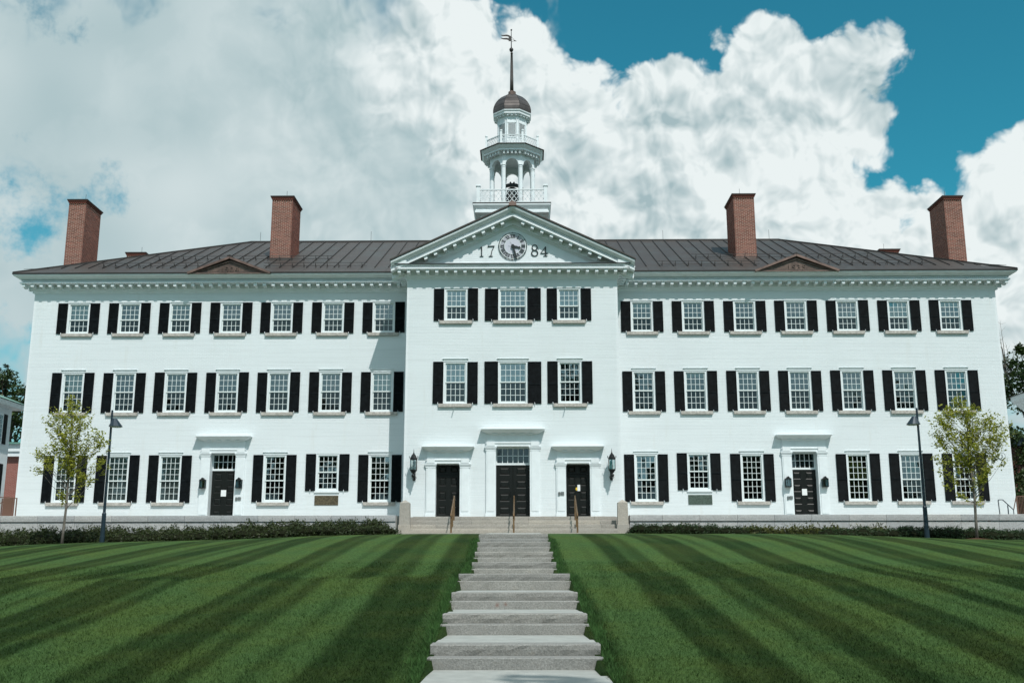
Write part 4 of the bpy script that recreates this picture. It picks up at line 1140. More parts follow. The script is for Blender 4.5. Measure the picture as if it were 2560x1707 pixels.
    part('copper_verge', MB().bar((XC - 5.48, -0.742, ze - 0.0), (XC, -0.742, za - 0.0), 0.02, 0.055, up=(0, 0, 1)).bar((XC, -0.742, za), (XC + 5.48, -0.742, ze), 0.02, 0.055), M_COPR, p)
    part('ridge_cap', MB().bar((XC, -0.80, za + 0.03), (XC, 7.0, za + 0.03), 0.30, 0.10), M_COPN, p)
    ps = MB()
    for s in (-1, 1):
        y = 0.5
        while y < 6.6:
            xo = 5.45 if y < 2.0 else max(0.3, 5.45 - (y - 2.0) * 1.05)
            ps.bar((XC + s * 0.1, y, za - 0.02), (XC + s * xo, y, za - 0.4716 * xo + 0.03), 0.03, 0.05); y += sp
    part('standing_seams', ps, M_SEAM, p, kind='stuff')
    part('finial', MB().prism([(XC - 0.17, za - 0.10), (XC + 0.17, za - 0.10), (XC + 0.17, za + 0.02), (XC, za + 0.13), (XC - 0.17, za + 0.02)], 'y', -0.81, -0.30), M_COPN, p)
    # copper pediments with years
    for (cx, txt) in ((-13.30, '1904'), (13.27, '1935')):
        w = 1.95; z0 = 16.63; zt = 17.37; yf = 1.60
        back = YE + (zt - ZR0) / RM + 0.2
        g = MB().add([(cx - w, yf, z0), (cx + w, yf, z0), (cx, yf, zt), (cx, back, zt), (cx - w, yf + 0.06, z0), (cx + w, yf + 0.06, z0)], [(0, 2, 3, 4), (1, 5, 3, 2)])
        ped = part('roof_pediment', g, M_COPR, hall)
        k = 0.38
        part('panel', MB().add([(cx - w + 0.2, yf + 0.05, z0), (cx + w - 0.2, yf + 0.05, z0), (cx, yf + 0.05, zt - 0.08)], [(0, 1, 2)]), M_COPD, ped)
        for s in (-1, 1):
            part('raking_mould', MB().bar((cx + s * w, yf - 0.04, z0 - 0.01), (cx, yf - 0.04, zt - 0.0), 0.14, 0.10), M_COPN, ped)
            part('raking_mould', MB().bar((cx + s * (w - 0.30), yf + 0.02, z0 + 0.02), (cx, yf + 0.02, zt - 0.16), 0.07, 0.05), M_COPN, ped)
        part('base_mould', MB().box(cx - w, cx + w, yf - 0.03, yf + 0.06, z0 - 0.03, z0 + 0.025), M_COPN, ped)
        part('finial', MB().bar((cx - 0.12, yf - 0.05, zt + 0.08), (cx + 0.02, yf - 0.05, zt + 0.12), 0.05).bar((cx + 0.02, yf - 0.05, zt + 0.12), (cx + 0.18, yf - 0.05, zt - 0.01), 0.05), M_SEAM, ped)
        o = put('year_numerals', text_mesh(txt, 0.37, 0.012, M_COPD, 1.25), ped, loc=(cx, yf + 0.03, z0 + 0.06)); o.rotation_euler = (pi / 2, 0, 0)
    # chimneys
    for (x0, x1, y0, front, top) in ((-12.235, -11.185, 4.8, True, 21.58), (11.135, 12.185, 4.8, True, 21.58), (-22.60, -21.72, 4.8, True, 21.45), (21.72, 22.62, 4.8, True, 21.42), (-23.1, -22.0, 14.1, False, 21.5), (21.6, 22.7, 14.1, False, 21.5)):
        y1 = y0 + 1.9; zb = min(rz(y0), ZR0 + RM * max(0, XE - max(abs(x0), abs(x1)))) - 0.1 if abs(x0) > 20 else rz(y0) - 0.05
        if y0 > 10: zb = 18.0
        ch = part('chimney', MB().box(x0 + 0.008, x1 - 0.008, y0 + 0.008, y1 - 0.008, zb, top - 0.15), M_MORTR, hall)
        nz = int((top - 0.15 - zb) / 0.0677); zz0 = top - 0.15 - nz * 0.0677
        Vs = []; Fs = []; Ts = []; off = 0
        parts_ = []
        L = x1 - x0; D_ = y1 - y0
        V, F, t = brick_field(0, L, zz0, top - 0.15, [], 0.0, ch=0.0677, bl=L / round(L / 0.208), j=0.016, proud=0.004, jv=0.014, ex=0.002); V = V.copy()
        V2 = V.copy(); V2[:, 0] += x0; V2[:, 1] += y0 + 0.004; parts_.append((V2, F, t))
        V, F, t = brick_field(0, D_, zz0, top - 0.15, [], 0.0, ch=0.0677, bl=D_ / round(D_ / 0.208), j=0.016, proud=0.004, jv=0.014, ex=0.002)
        for sx, xx in ((-1, x0), (1, x1)):
            V2 = np.empty_like(V); V2[:, 0] = xx - sx * 0.004 - sx * V[:, 1] ; V2[:, 1] = y0 + V[:, 0]; V2[:, 2] = V[:, 2]; parts_.append((V2, F, t))
        n0 = 0; VV = []; FF = []; TT = []
        for v, f, t in parts_: VV.append(v); FF.append(f + n0); TT.append(t); n0 += len(v)
        put('brickwork', np_mesh('brickwork', np.concatenate(VV), np.concatenate(FF), M_BRICKR, np.concatenate(TT)), ch, kind='stuff')
        e = 0.035
        cb = MB()
        for k in range(2): cb.box(x0 - e * (k + 1) * 0.8, x1 + e * (k + 1) * 0.8, y0 - e * (k + 1) * 0.8, y1 + e * (k + 1) * 0.8, top - 0.15 + k * 0.058, top - 0.15 + (k + 1) * 0.058 - 0.004)
        nb = 9
        for i in range(nb): xx = x0 + (x1 - x0) * (i + 0.5) / nb; cb.box(xx - 0.03, xx + 0.03, y0 - 0.055, y0, top - 0.20, top - 0.15)
        part('corbelled_top', cb, M_BRICKR, ch)
        part('cap', MB().bbox(x0 - 0.085, x1 + 0.085, y0 - 0.085, y1 + 0.085, top - 0.034, top + 0.02, 0.01), M_SEAM, ch)
        if front: part('flashing', MB().box(x0 - 0.015, x1 + 0.015, y0 - 0.015, y1 + 0.015, zb, rz(y0) + 0.13 if abs(x0) < 20 else zb + 0.05), M_COPN if x0 > 0 else M_COPR, ch)
        part('lightning_rod', MB().tube([((x0 + x1) / 2, y0 + 0.9, top), ((x0 + x1) / 2, y0 + 0.9, top + 0.62)], 0.009, 5), M_IRON, ch)
    for x in (-14.2, -8.0, 8.3, 14.2):
        part('lightning_rod', MB().tube([(x, YR, rz(YR)), (x, YR, rz(YR) + 0.62)], 0.009, 5), M_IRON, roof)


build_roof()


# ------------------------------------------------------------------ clock and numerals
def ribbon(mb, pts, ws, y0, y1, T):
    """flat stroke with its own width at every point, extruded y0..y1; T maps (u, v) -> (x, z)"""
    L = []; Rr = []
    P = [Vector(p) for p in pts]
    for i, p in enumerate(P):
        d = (P[min(i + 1, len(P) - 1)] - P[max(0, i - 1)]).normalized(); n = Vector((-d.y, d.x)); w = ws[i] / 2
        L.append(p + n * w); Rr.append(p - n * w)
    n = len(P)
    q = [T(*p) for p in L] + [T(*p) for p in Rr]
    vs = [(a, y0, b) for a, b in q] + [(a, y1, b) for a, b in q]
    fs = []
    for i in range(n - 1):
        fs += [(i, i + 1, n + i + 1, n + i), (2 * n + i, 3 * n + i, 3 * n + i + 1, 2 * n + i + 1), (i, 2 * n + i, 2 * n + i + 1, i + 1), (n + i, n + i + 1, 3 * n + i + 1, 3 * n + i)]
    fs += [(0, n, 3 * n, 2 * n), (n - 1, 3 * n - 1, 4 * n - 1, 2 * n - 1)]
    mb.add(vs, fs)


def numeral_1784(parent):
    def make(x0, z0, w, h, strokes):
        mb = MB(); T = lambda u, v: (x0 + u * w, z0 + v * h)
        for pts, ws in strokes:
            S = h
            q = [Vector((u * w, v * h)) for u, v in pts]
            ribbon(mb, q, ws, -0.045, -0.008, lambda a, b: (x0 + a, z0 + b))
        part('numeral', mb, M_DARK, parent)
    # 1
    make(-1.475, 16.90, 0.17, 0.45, [([(0.55, 0), (0.55, 1)], [0.042, 0.046]), ([(0.05, 0.015), (1.05, 0.015)], [0.02, 0.02]), ([(0.55, 0.965), (0.3, 0.93), (0.05, 0.90)], [0.05, 0.03, 0.012])])
    # 7
    make(-1.10, 16.90, 0.30, 0.50, [([(0.0, 0.95), (1.0, 0.975)], [0.034, 0.034]), ([(0.02, 0.97), (-0.03, 0.86)], [0.016, 0.010]), ([(1.0, 0.985), (0.62, 0.55), (0.45, 0.0)], [0.016, 0.030, 0.048]), ([(0.15, 0.015), (0.75, 0.015)], [0.02, 0.02])])
    # 8
    def ring(cu, cv, ru, rv, thick, thin, n=24):
        return ([(cu + ru * cos(a), cv + rv * sin(a)) for a in [2 * pi * i / n for i in range(n + 1)]], [thin + (thick - thin) * abs(cos(2 * pi * i / n)) for i in range(n + 1)])
    make(0.875, 16.905, 0.30, 0.535, [ring(0.5, 0.26, 0.46, 0.25, 0.05, 0.022), ring(0.5, 0.76, 0.38, 0.235, 0.042, 0.018)])
    # 4
    make(1.285, 16.905, 0.32, 0.44, [([(0.72, 0.0), (0.72, 1.0)], [0.05, 0.05]), ([(0.74, 1.0), (0.02, 0.31)], [0.018, 0.018]), ([(0.0, 0.29), (1.0, 0.29)], [0.026, 0.026]), ([(0.98, 0.25), (1.0, 0.37)], [0.02, 0.012]), ([(0.42, 0.015), (1.0, 0.015)], [0.02, 0.02])])


def build_clock():
    cx, cz = 0.03, 17.37; Y = -0.012
    def disc(r, y0, y1, n=48, r0=0.0):
        mb = MB()
        o = [(cx + r * cos(2 * pi * i / n), cz + r * sin(2 * pi * i / n)) for i in range(n)]
        if r0 == 0: return mb.prism(o, 'y', y0, y1)
        q = [(cx + r0 * cos(2 * pi * i / n), cz + r0 * sin(2 * pi * i / n)) for i in range(n)]
        vs = [(a, y0, b) for a, b in o] + [(a, y0, b) for a, b in q] + [(a, y1, b) for a, b in o] + [(a, y1, b) for a, b in q]
        fs = []
        for i in range(n):
            j = (i + 1) % n; fs += [(i, j, n + j, n + i), (2 * n + i, 3 * n + i, 3 * n + j, 2 * n + j), (i, 2 * n + i, 2 * n + j, j), (n + i, n + j, 3 * n + j, 3 * n + i)]
        return mb.add(vs, fs)
    ck = part('clock', disc(0.665, -0.03, -0.001), M_TRIM, hall)
    part('dial', disc(0.575, -0.036, -0.031), M_DIAL, ck); part('dial_centre', disc(0.362, -0.039, -0.0365), M_DIALC, ck)
    part('dial_ring', disc(0.385, -0.044, -0.037, r0=0.362), M_SASH, ck); part('dial_ring', disc(0.60, -0.044, -0.037, r0=0.57), M_SASH, ck)
    mk = MB()
    for i in range(60):
        a = 2 * pi * i / 60; r = 0.634; u = 0.023 if i % 5 else 0.030
        mk.lathe([(u, 0), (u, 0.02)], (0, 0, 0), 8)
        n = 16
        for k in range(len(mk.v) - n, len(mk.v)):
            x, y, z = mk.v[k]; mk.v[k] = (cx + r * cos(a) + x, -0.032 - z, cz + r * sin(a) + y)
    part('minute_marks', mk, M_DARK, ck, kind='stuff')
    rom = {1: 'I', 2: 'II', 3: 'III', 4: 'IIII', 5: 'V', 6: 'VI', 7: 'VII', 8: 'VIII', 9: 'IX', 10: 'X', 11: 'XI', 12: 'XII'}
    wd = {'I': 0.052, 'V': 0.11, 'X': 0.11}
    for k, s in rom.items():
        a = pi / 2 - 2 * pi * k / 12; tot = sum(wd[c] for c in s); u = -tot / 2; mb = MB(); h = 0.165; r = 0.475
        rx = Vector((cos(a), sin(a))); tx = Vector((sin(a), -cos(a)))
        T = lambda p, q: (cx + (rx * (r + q) + tx * p).x, cz + (rx * (r + q) + tx * p).y)
        ymin = -0.046
        for c in s:
            w = wd[c]; m = u + w / 2
            if c == 'I': ribbon(mb, [(m, -h / 2), (m, h / 2)], [0.033, 0.033], ymin, -0.037, T)
            elif c == 'V': ribbon(mb, [(m - w * 0.36, h / 2), (m, -h / 2)], [0.034, 0.03], ymin, -0.037, T); ribbon(mb, [(m + w * 0.36, h / 2), (m, -h / 2)], [0.011, 0.011], ymin - 0.001, -0.037, T)
            else: ribbon(mb, [(m - w * 0.36, h / 2), (m + w * 0.36, -h / 2)], [0.034, 0.034], ymin, -0.037, T); ribbon(mb, [(m + w * 0.36, h / 2), (m - w * 0.36, -h / 2)], [0.011, 0.011], ymin - 0.001, -0.037, T)
            u += w
        for q in (-h / 2, h / 2): ribbon(mb, [(-tot / 2 + 0.004, q), (tot / 2 - 0.004, q)], [0.011, 0.011], ymin - 0.002, -0.037, T)
        part('roman_numeral', mb, M_DARK, ck)
    def hand(ang, L, w, y, tail):
        a = pi / 2 - radians(ang); rx = Vector((cos(a), sin(a))); tx = Vector((sin(a), -cos(a))); mb = MB()
        T = lambda p, q: (cx + (rx * q + tx * p).x, cz + (rx * q + tx * p).y)
        n = [(-tail, 0.6), (0, 1.0), (L * 0.45, 1.15), (L * 0.68, 0.8), (L * 0.74, 1.5), (L * 0.80, 1.6), (L * 0.86, 0.6), (L, 0.15)]
        ribbon(mb, [(0, q) for q, _ in n], [w * k for _, k in n], y - 0.012, y, T); return mb
    part('hour_hand', hand(103, 0.40, 0.075, -0.075, 0.05), M_DARK, ck); part('minute_hand', hand(164, 0.67, 0.085, -0.10, 0.06), M_DARK, ck)
    part('hand_boss', MB().prism([(cx + 0.075 * cos(2 * pi * i / 16), cz + 0.075 * sin(2 * pi * i / 16)) for i in range(16)], 'y', -0.13, -0.037), M_DARK, ck)
    part('second_hands', MB().bar((cx - 0.22, -0.05, cz + 0.01), (cx, -0.05, cz), 0.006).bar((cx - 0.13, -0.05, cz + 0.22), (cx, -0.05, cz), 0.006), M_GREY, ck)
    numeral_1784(hall)


build_clock()


# ------------------------------------------------------------------ bell tower
def build_tower():
    X, Y = -0.10, 10.4
    def octa(r, rot=pi / 8): return [(X + r * cos(rot + k * pi / 4), Y + r * sin(rot + k * pi / 4)) for k in range(8)]
    def sqr(h): return [(X - h, Y + h), (X - h, Y - h), (X + h, Y - h), (X + h, Y + h)]
    tw = part('bell_tower', MB().box(X - 1.70, X + 1.70, Y - 1.70, Y + 1.70, 18.6, 22.0), M_TRIM, hall)
    bz = 21.86
    prof = [(0.0, bz), (0.04, bz), (0.09, bz + 0.06), (0.30, bz + 0.07), (0.30, bz + 0.19), (0.26, bz + 0.20), (0.26, bz + 0.29), (0.33, bz + 0.35), (0.40, bz + 0.46), (0.41, bz + 0.54), (0.0, bz + 0.56)]
    # sweep goes with the outside on the right-hand side
    part('base_cornice', MB().sweep(sqr(1.70), prof, True), M_TRIM, tw)
    zd = bz + 0.57
    part('deck', MB().box(X - 2.13, X + 2.13, Y - 2.13, Y + 2.13, zd, zd + 0.03), M_SEAM, tw)
    # clapboard seams on the base
    zd += 0.03
    def lattice(mb, a, b, z0, z1, n, w=0.026):
        a = Vector(a); b = Vector(b); L = (b - a).length; h = z1 - z0
        st = L / n
        for i in range(-1, n + 1):
            for sg in (1, -1):
                # each diagonal covers two cells high; clip to the panel
                u0 = i * st; u1 = u0 + 2 * st
                p0, p1 = (u0, z0), (u1, z1)
                if sg < 0: p0, p1 = (u0, z1), (u1, z0)
                (ua, za_), (ub, zb_) = p0, p1
                def cl(u):
                    t = (u - ua) / (ub - ua); return za_ + (zb_ - za_) * t
                c0, c1 = max(ua, 0), min(ub, L)
                if c1 - c0 < 0.02: continue
                q0 = a + (b - a) * (c0 / L); q1 = a + (b - a) * (c1 / L)
                mb.bar((q0.x, q0.y, cl(c0)), (q1.x, q1.y, cl(c1)), w, w * 0.9, up=(0, 0, 1))
    S = sqr(1.83)
    for k in range(4):
        a, b = S[k], S[(k + 1) % 4]
        mb = MB().bar((*a, zd + 0.82), (*b, zd + 0.82), 0.08, 0.06).bar((*a, zd + 0.10), (*b, zd + 0.10), 0.07, 0.06)
        lattice(mb, a, b, zd + 0.13, zd + 0.79, 15)
        part('balustrade', mb, M_TRIM, tw)
        part('balustrade_post', MB().box(a[0] - 0.09, a[0] + 0.09, a[1] - 0.09, a[1] + 0.09, zd, zd + 1.0).box(a[0] - 0.13, a[0] + 0.13, a[1] - 0.13, a[1] + 0.13, zd + 1.0, zd + 1.07).box(a[0] - 0.11, a[0] + 0.11, a[1] - 0.11, a[1] + 0.11, zd + 1.071, zd + 1.10), M_TRIM, tw)
    # open arcade
    Rc = 1.228; zs = 25.0; zt = 25.66; c8 = octa(Rc)
    for (x, y) in c8:
        part('column', MB().lathe([(0.145, 0), (0.145, 0.08), (0.12, 0.10), (0.12, zs - zd - 0.16), (0.135, zs - zd - 0.15), (0.135, zs - zd - 0.11), (0.12, zs - zd - 0.10), (0.12, zs - zd - 0.06), (0.155, zs - zd - 0.04), (0.155, zs - zd)], (x, y, zd), 14), M_TRIM, tw, smooth=False)
    for k in range(8):
        a = Vector(c8[k]); b = Vector(c8[(k + 1) % 8]); L = (b - a).length; m = (a + b) / 2; d = (b - a).normalized(); nr = Vector((d.y, -d.x))
        r = L / 2 - 0.12; n = 12; vs = []; half = L / 2 + 0.045
        for off in (0.10, -0.10):
            for i in range(n + 1):
                t = pi - pi * i / n; u = r * cos(t); v = r * sin(t); q = m + d * u + nr * off; vs.append((q.x, q.y, zs + v))
            for i in range(n + 1):
                u = -half + 2 * half * i / n; q = m + d * u + nr * off; vs.append((q.x, q.y, zt))
            for u in (-half, half): q = m + d * u + nr * off; vs.append((q.x, q.y, zs))
        st = 2 * (n + 1) + 2; fs = []
        for o in (0, st):
            for i in range(n): fs.append((o + i, o + i + 1, o + n + 1 + i + 1, o + n + 1 + i))
            fs.append((o + 2 * n + 2, o, o + n + 1)); fs.append((o + n, o + 2 * n + 3, o + 2 * n + 1))
        for i in range(n): fs.append((i, st + i, st + i + 1, i + 1))
        fs.append((2 * n + 2, 0, st, st + 2 * n + 2)); fs.append((n, 2 * n + 3, st + 2 * n + 3, st + n))
        w = part('arch', MB().add(vs, fs), M_TRIM, tw)
        rg = MB(); pv = []
        for rr, of in ((r + 0.002, 0.101), (r + 0.07, 0.101), (r + 0.07, 0.125), (r + 0.002, 0.125)):
            for i in range(n + 1):
                t = pi * i / n; q = m + d * (rr * cos(t)) + nr * of; pv.append((q.x, q.y, zs + rr * sin(t)))
        fs = []
        for j in range(4):
            j2 = (j + 1) % 4
            for i in range(n): fs.append((j * (n + 1) + i, j * (n + 1) + i + 1, j2 * (n + 1) + i + 1, j2 * (n + 1) + i))
        part('arch_ring', rg.add(pv, fs), M_TRIM, tw)
    part('ceiling', MB().lathe([(1.2, zt - 0.02), (1.2, zt + 0.1)], (X, Y, 0), 8, pi / 8), M_TRIM, tw)
    def ocorn(r0, prof, nm):
        part(nm, MB().sweep(octa(r0), prof, True), M_TRIM, tw)
    zc = 25.58
    ocorn(Rc + 0.10, [(0.0, zc), (0.05, zc), (0.07, zc + 0.05), (0.07, zc + 0.13), (0.36, zc + 0.13), (0.36, zc + 0.22), (0.40, zc + 0.26), (0.48, zc + 0.36), (0.50, zc + 0.42), (0.0, zc + 0.42)], 'arcade_cornice')
    o8 = octa(1.0)
    mdm = MB()
    def brackets(rr, z, n, size, ext):
        O = octa(rr)
        for k in range(8):
            a = Vector(O[k]); b = Vector(O[(k + 1) % 8]); d = (b - a).normalized(); nr = Vector((d.y, -d.x))
            for i in range(n):
                q = a + (b - a) * ((i + 0.5) / n)
                e0 = q + nr * 0.0; e1 = q + nr * ext
                mdm.bar((e0.x, e0.y, z), (e1.x, e1.y, z), size * 0.72, size)
    brackets(Rc + 0.20, zc + 0.053, 5, 0.15, 0.19)
    part('cornice_brackets', mdm, M_TRIM, tw, kind='stuff')
    z2 = zc + 0.425
    part('deck', MB().lathe([(1.95, 0), (1.95, 0.03)], (X, Y, z2), 8, pi / 8), M_SEAM, tw)
    z2 += 0.03
    O = octa(1.56)
    for k in range(8):
        a, b = O[k], O[(k + 1) % 8]
        mb = MB().bar((*a, z2 + 0.62), (*b, z2 + 0.62), 0.06, 0.05).bar((*a, z2 + 0.07), (*b, z2 + 0.07), 0.05, 0.05)
        lattice(mb, a, b, z2 + 0.09, z2 + 0.60, 8, 0.022); part('balustrade', mb, M_TRIM, tw)
        part('balustrade_post', MB().box(a[0] - 0.06, a[0] + 0.06, a[1] - 0.06, a[1] + 0.06, z2, z2 + 0.78).lathe([(0.02, 0.78), (0.05, 0.80), (0.075, 0.85), (0.07, 0.90), (0.02, 0.93)], (a[0], a[1], z2), 8), M_TRIM, tw)
    # drum
    rd = 0.86; part('drum', MB().lathe([(rd, z2), (rd, 28.3)], (X, Y, 0), 8, pi / 8), M_TRIM, tw)
    O = octa(rd + 0.004)
    for k in range(8):
        a = Vector(O[k]); b = Vector(O[(k + 1) % 8]); d = (b - a).normalized(); nr = Vector((d.y, -d.x)); m = (a + b) / 2
        fr = MB(); lv = MB()
        def pt(u, z, o): q = m + d * u + nr * o; return (q.x, q.y, z)
        for u in (-0.27, 0.27): fr.bar(pt(u, z2 + 0.3, 0.012), pt(u, 27.95, 0.012), 0.07, 0.03)
        fr.bar(pt(-0.235, 27.70, 0.012), pt(0.235, 27.70, 0.012), 0.03, 0.09); fr.bar(pt(-0.235, 26.80, 0.012), pt(0.235, 26.80, 0.012), 0.03, 0.07)
        z = 26.88
        while z < 27.62:
            lv.add([pt(-0.19, z, 0.03), pt(0.19, z, 0.03), pt(0.19, z + 0.036, 0.004), pt(-0.19, z + 0.036, 0.004), pt(-0.19, z + 0.012, 0.03), pt(0.19, z + 0.012, 0.03)], [(0, 1, 5, 4), (4, 5, 2, 3)]); z += 0.06
        part('louvre_gap_shade', MB().add([pt(-0.2, 26.84, 0.002), pt(0.2, 26.84, 0.002), pt(0.2, 27.66, 0.002), pt(-0.2, 27.66, 0.002)], [(0, 1, 2, 3)]), M_GREY, tw)  # dark sheet: shade of the gaps between slats given as colour
        part('louvre_frame', fr, M_TRIM, tw)
        part('louvre', lv, M_TRIM, tw)
    z3 = 28.06
    mdm = MB()
    ocorn(rd, [(0.0, z3), (0.04, z3), (0.06, z3 + 0.05), (0.22, z3 + 0.09), (0.22, z3 + 0.18), (0.27, z3 + 0.24), (0.28, z3 + 0.30), (0.0, z3 + 0.31)], 'drum_cornice')
    brackets(rd + 0.07, z3 + 0.035, 3, 0.10, 0.10)
    part('cornice_brackets', mdm, M_TRIM, tw, kind='stuff')
    zb = z3 + 0.312
    dp = []
    for i in range(13):
        t = i / 12 * pi / 2 * 0.93; dp.append((1.135 * cos(t) ** 0.82 if i else 1.135, 1.32 * sin(t) ** 0.92))
    dp = [(1.15, 0.0), (1.155, 0.10), (1.15, 0.22), (1.12, 0.38), (1.05, 0.56), (0.95, 0.74), (0.81, 0.92), (0.64, 1.08), (0.45, 1.20), (0.25, 1.29), (0.20, 1.31)]
    part('dome', MB().lathe(dp, (X, Y, zb), 8, pi / 8), M_DOME, tw)
    rb = MB(); dr = [Vector(q) for q in octa(1.0)]
    for k in range(8):
        u = (dr[k] - Vector((X, Y)))
        pts = [(X + u.x * (r + 0.004), Y + u.y * (r + 0.004), zb + z) for r, z in dp]
        rb.tube(pts, 0.012, 5)
    for z, r in ((0.38, 1.12), (0.74, 0.95), (1.08, 0.64)):
        for k in range(8):
            a = Vector((X, Y)) + (dr[k] - Vector((X, Y))) * (r + 0.003); b = Vector((X, Y)) + (dr[(k + 1) % 8] - Vector((X, Y))) * (r + 0.003)
            rb.bar((a.x, a.y, zb + z), (b.x, b.y, zb + z), 0.010)
    part('dome_seams', rb, M_SEAM, tw, kind='stuff')
    zk = zb + 1.30
    part('spire_base', MB().lathe([(0.235, -0.03), (0.235, 0.17), (0.21, 0.21), (0.12, 0.27)], (X, Y, zk), 8, pi / 8), M_COPD, tw)
    xs = -0.14
    part('spire', MB().lathe([(0.108, 0.25), (0.095, 1.0), (0.078, 1.9), (0.062, 2.62), (0.075, 2.63), (0.075, 2.67), (0.05, 2.69)], (X - 0.02, Y, zk), 16), M_COPR, tw, smooth=True)
    X2 = X - 0.04
    zball = 32.53
    part('spire_ball', MB().lathe([(0.03, -0.13), (0.085, -0.095), (0.122, 0), (0.11, 0.06), (0.06, 0.115), (0.035, 0.15), (0.025, 0.19)], (X2, Y, zball), 16), M_SEAM, tw, smooth=True)
    part('spire_rod', MB().tube([(X2, Y, zball + 0.1), (X2 - 0.005, Y, 33.74)], [0.03, 0.018], 8), M_SEAM, tw)
    part('rod_ball', MB().lathe([(0.005, -0.055), (0.04, -0.035), (0.055, 0), (0.04, 0.04), (0.005, 0.055)], (X2, Y, 33.79), 12), M_SEAM, tw, smooth=True)
    v = MB(); zv = 33.1
    def flag(z0, dz):
        top = []; bot = []
        for i in range(9):
            u = i / 8; x = X2 - 0.06 - 0.56 * u; zz = z0 + dz * u + 0.035 * sin(u * 5.5); w = 0.045 * (1 - u ** 3) + 0.012
            top.append((x, zz + w)); bot.append((x, zz - w))
        v.prism(top + bot[::-1], 'y', Y - 0.008, Y + 0.008)
    flag(33.36, 0.14); flag(33.14, 0.17)
    v.box(X2 - 0.16, X2 - 0.02, Y - 0.009, Y + 0.009, 33.08, 33.40)
    v.bar((X2, Y, 33.36), (X2 + 0.20, Y, 33.12), 0.014).bar((X2, Y, 33.02), (X2 + 0.20, Y, 33.12), 0.014).bar((X2, Y, 33.18), (X2 + 0.2, Y, 33.12), 0.012)
    v.prism([(X2 + 0.17, 33.16), (X2 + 0.31, 33.08), (X2 + 0.17, 33.07)], 'y', Y - 0.01, Y + 0.01)
    part('weather_vane', v, M_SEAM, tw)
    for k, xx in enumerate((X - 2.08, X + 2.08)): pass
    # the bell
    bl = thing('bell', 'dark bronze bell hanging in the open arcade of the tower', 'bell', (X, Y, zd))
    part('bell_body', MB().lathe([(0.02, 1.62), (0.16, 1.60), (0.27, 1.52), (0.31, 1.35), (0.34, 1.05), (0.40, 0.85), (0.52, 0.66), (0.52, 0.62), (0.30, 0.63)], (X, Y, zd), 24), M_IRON, bl, smooth=True)
    yk = []
    yp = [(-0.50, 1.62), (-0.44, 1.74), (-0.25, 1.83), (0.0, 1.86), (0.25, 1.83), (0.44, 1.74), (0.50, 1.62), (0.30, 1.66), (0.0, 1.70), (-0.30, 1.66)]
    part('yoke', MB().prism([(X + a, zd + b) for a, b in yp], 'y', Y - 0.09, Y + 0.09), M_IRON, bl)
    part('headstock', MB().lathe([(0.03, 0), (0.06, 0.05), (0.02, 0.12)], (X - 0.1, Y, zd + 1.85), 8).lathe([(0.03, 0), (0.06, 0.05), (0.02, 0.12)], (X + 0.1, Y, zd + 1.85), 8), M_IRON, bl)
    fr = MB()
    for s in (-1, 1):
        for t in (-1, 1): fr.bar((X + s * 0.58, Y + t * 0.42, zd), (X + s * 0.58, Y, zd + 1.62), 0.08)
    fr.box(X - 0.75, X + 0.75, Y - 0.5, Y + 0.5, zd, zd + 0.55)
    part('bell_frame', fr, M_IRON, bl)
    # clapboards of the tower base
    cb = MB()
    for i in range(9):
        z = 20.75 + i * 0.12; cb.box(X - 1.715, X + 1.715, Y - 1.715, Y + 1.715, z, z + 0.108)
    part('boards', cb, M_TRIM, tw)


def b_dome(g, base):
    oi = g.noise(g.pos, 1.4, 4, 0.6)
    c = g.mix(g.smooth(oi, 0.35, 0.65), (0.052, 0.043, 0.040), (0.095, 0.080, 0.074)); g.t.links.new(c, g.b.inputs['Base Color'])


M_DOME = mat('brown_copper_dome', (0.12, 0.09, 0.08), 0.4, 0.35, 0.5, b_dome)
build_tower()


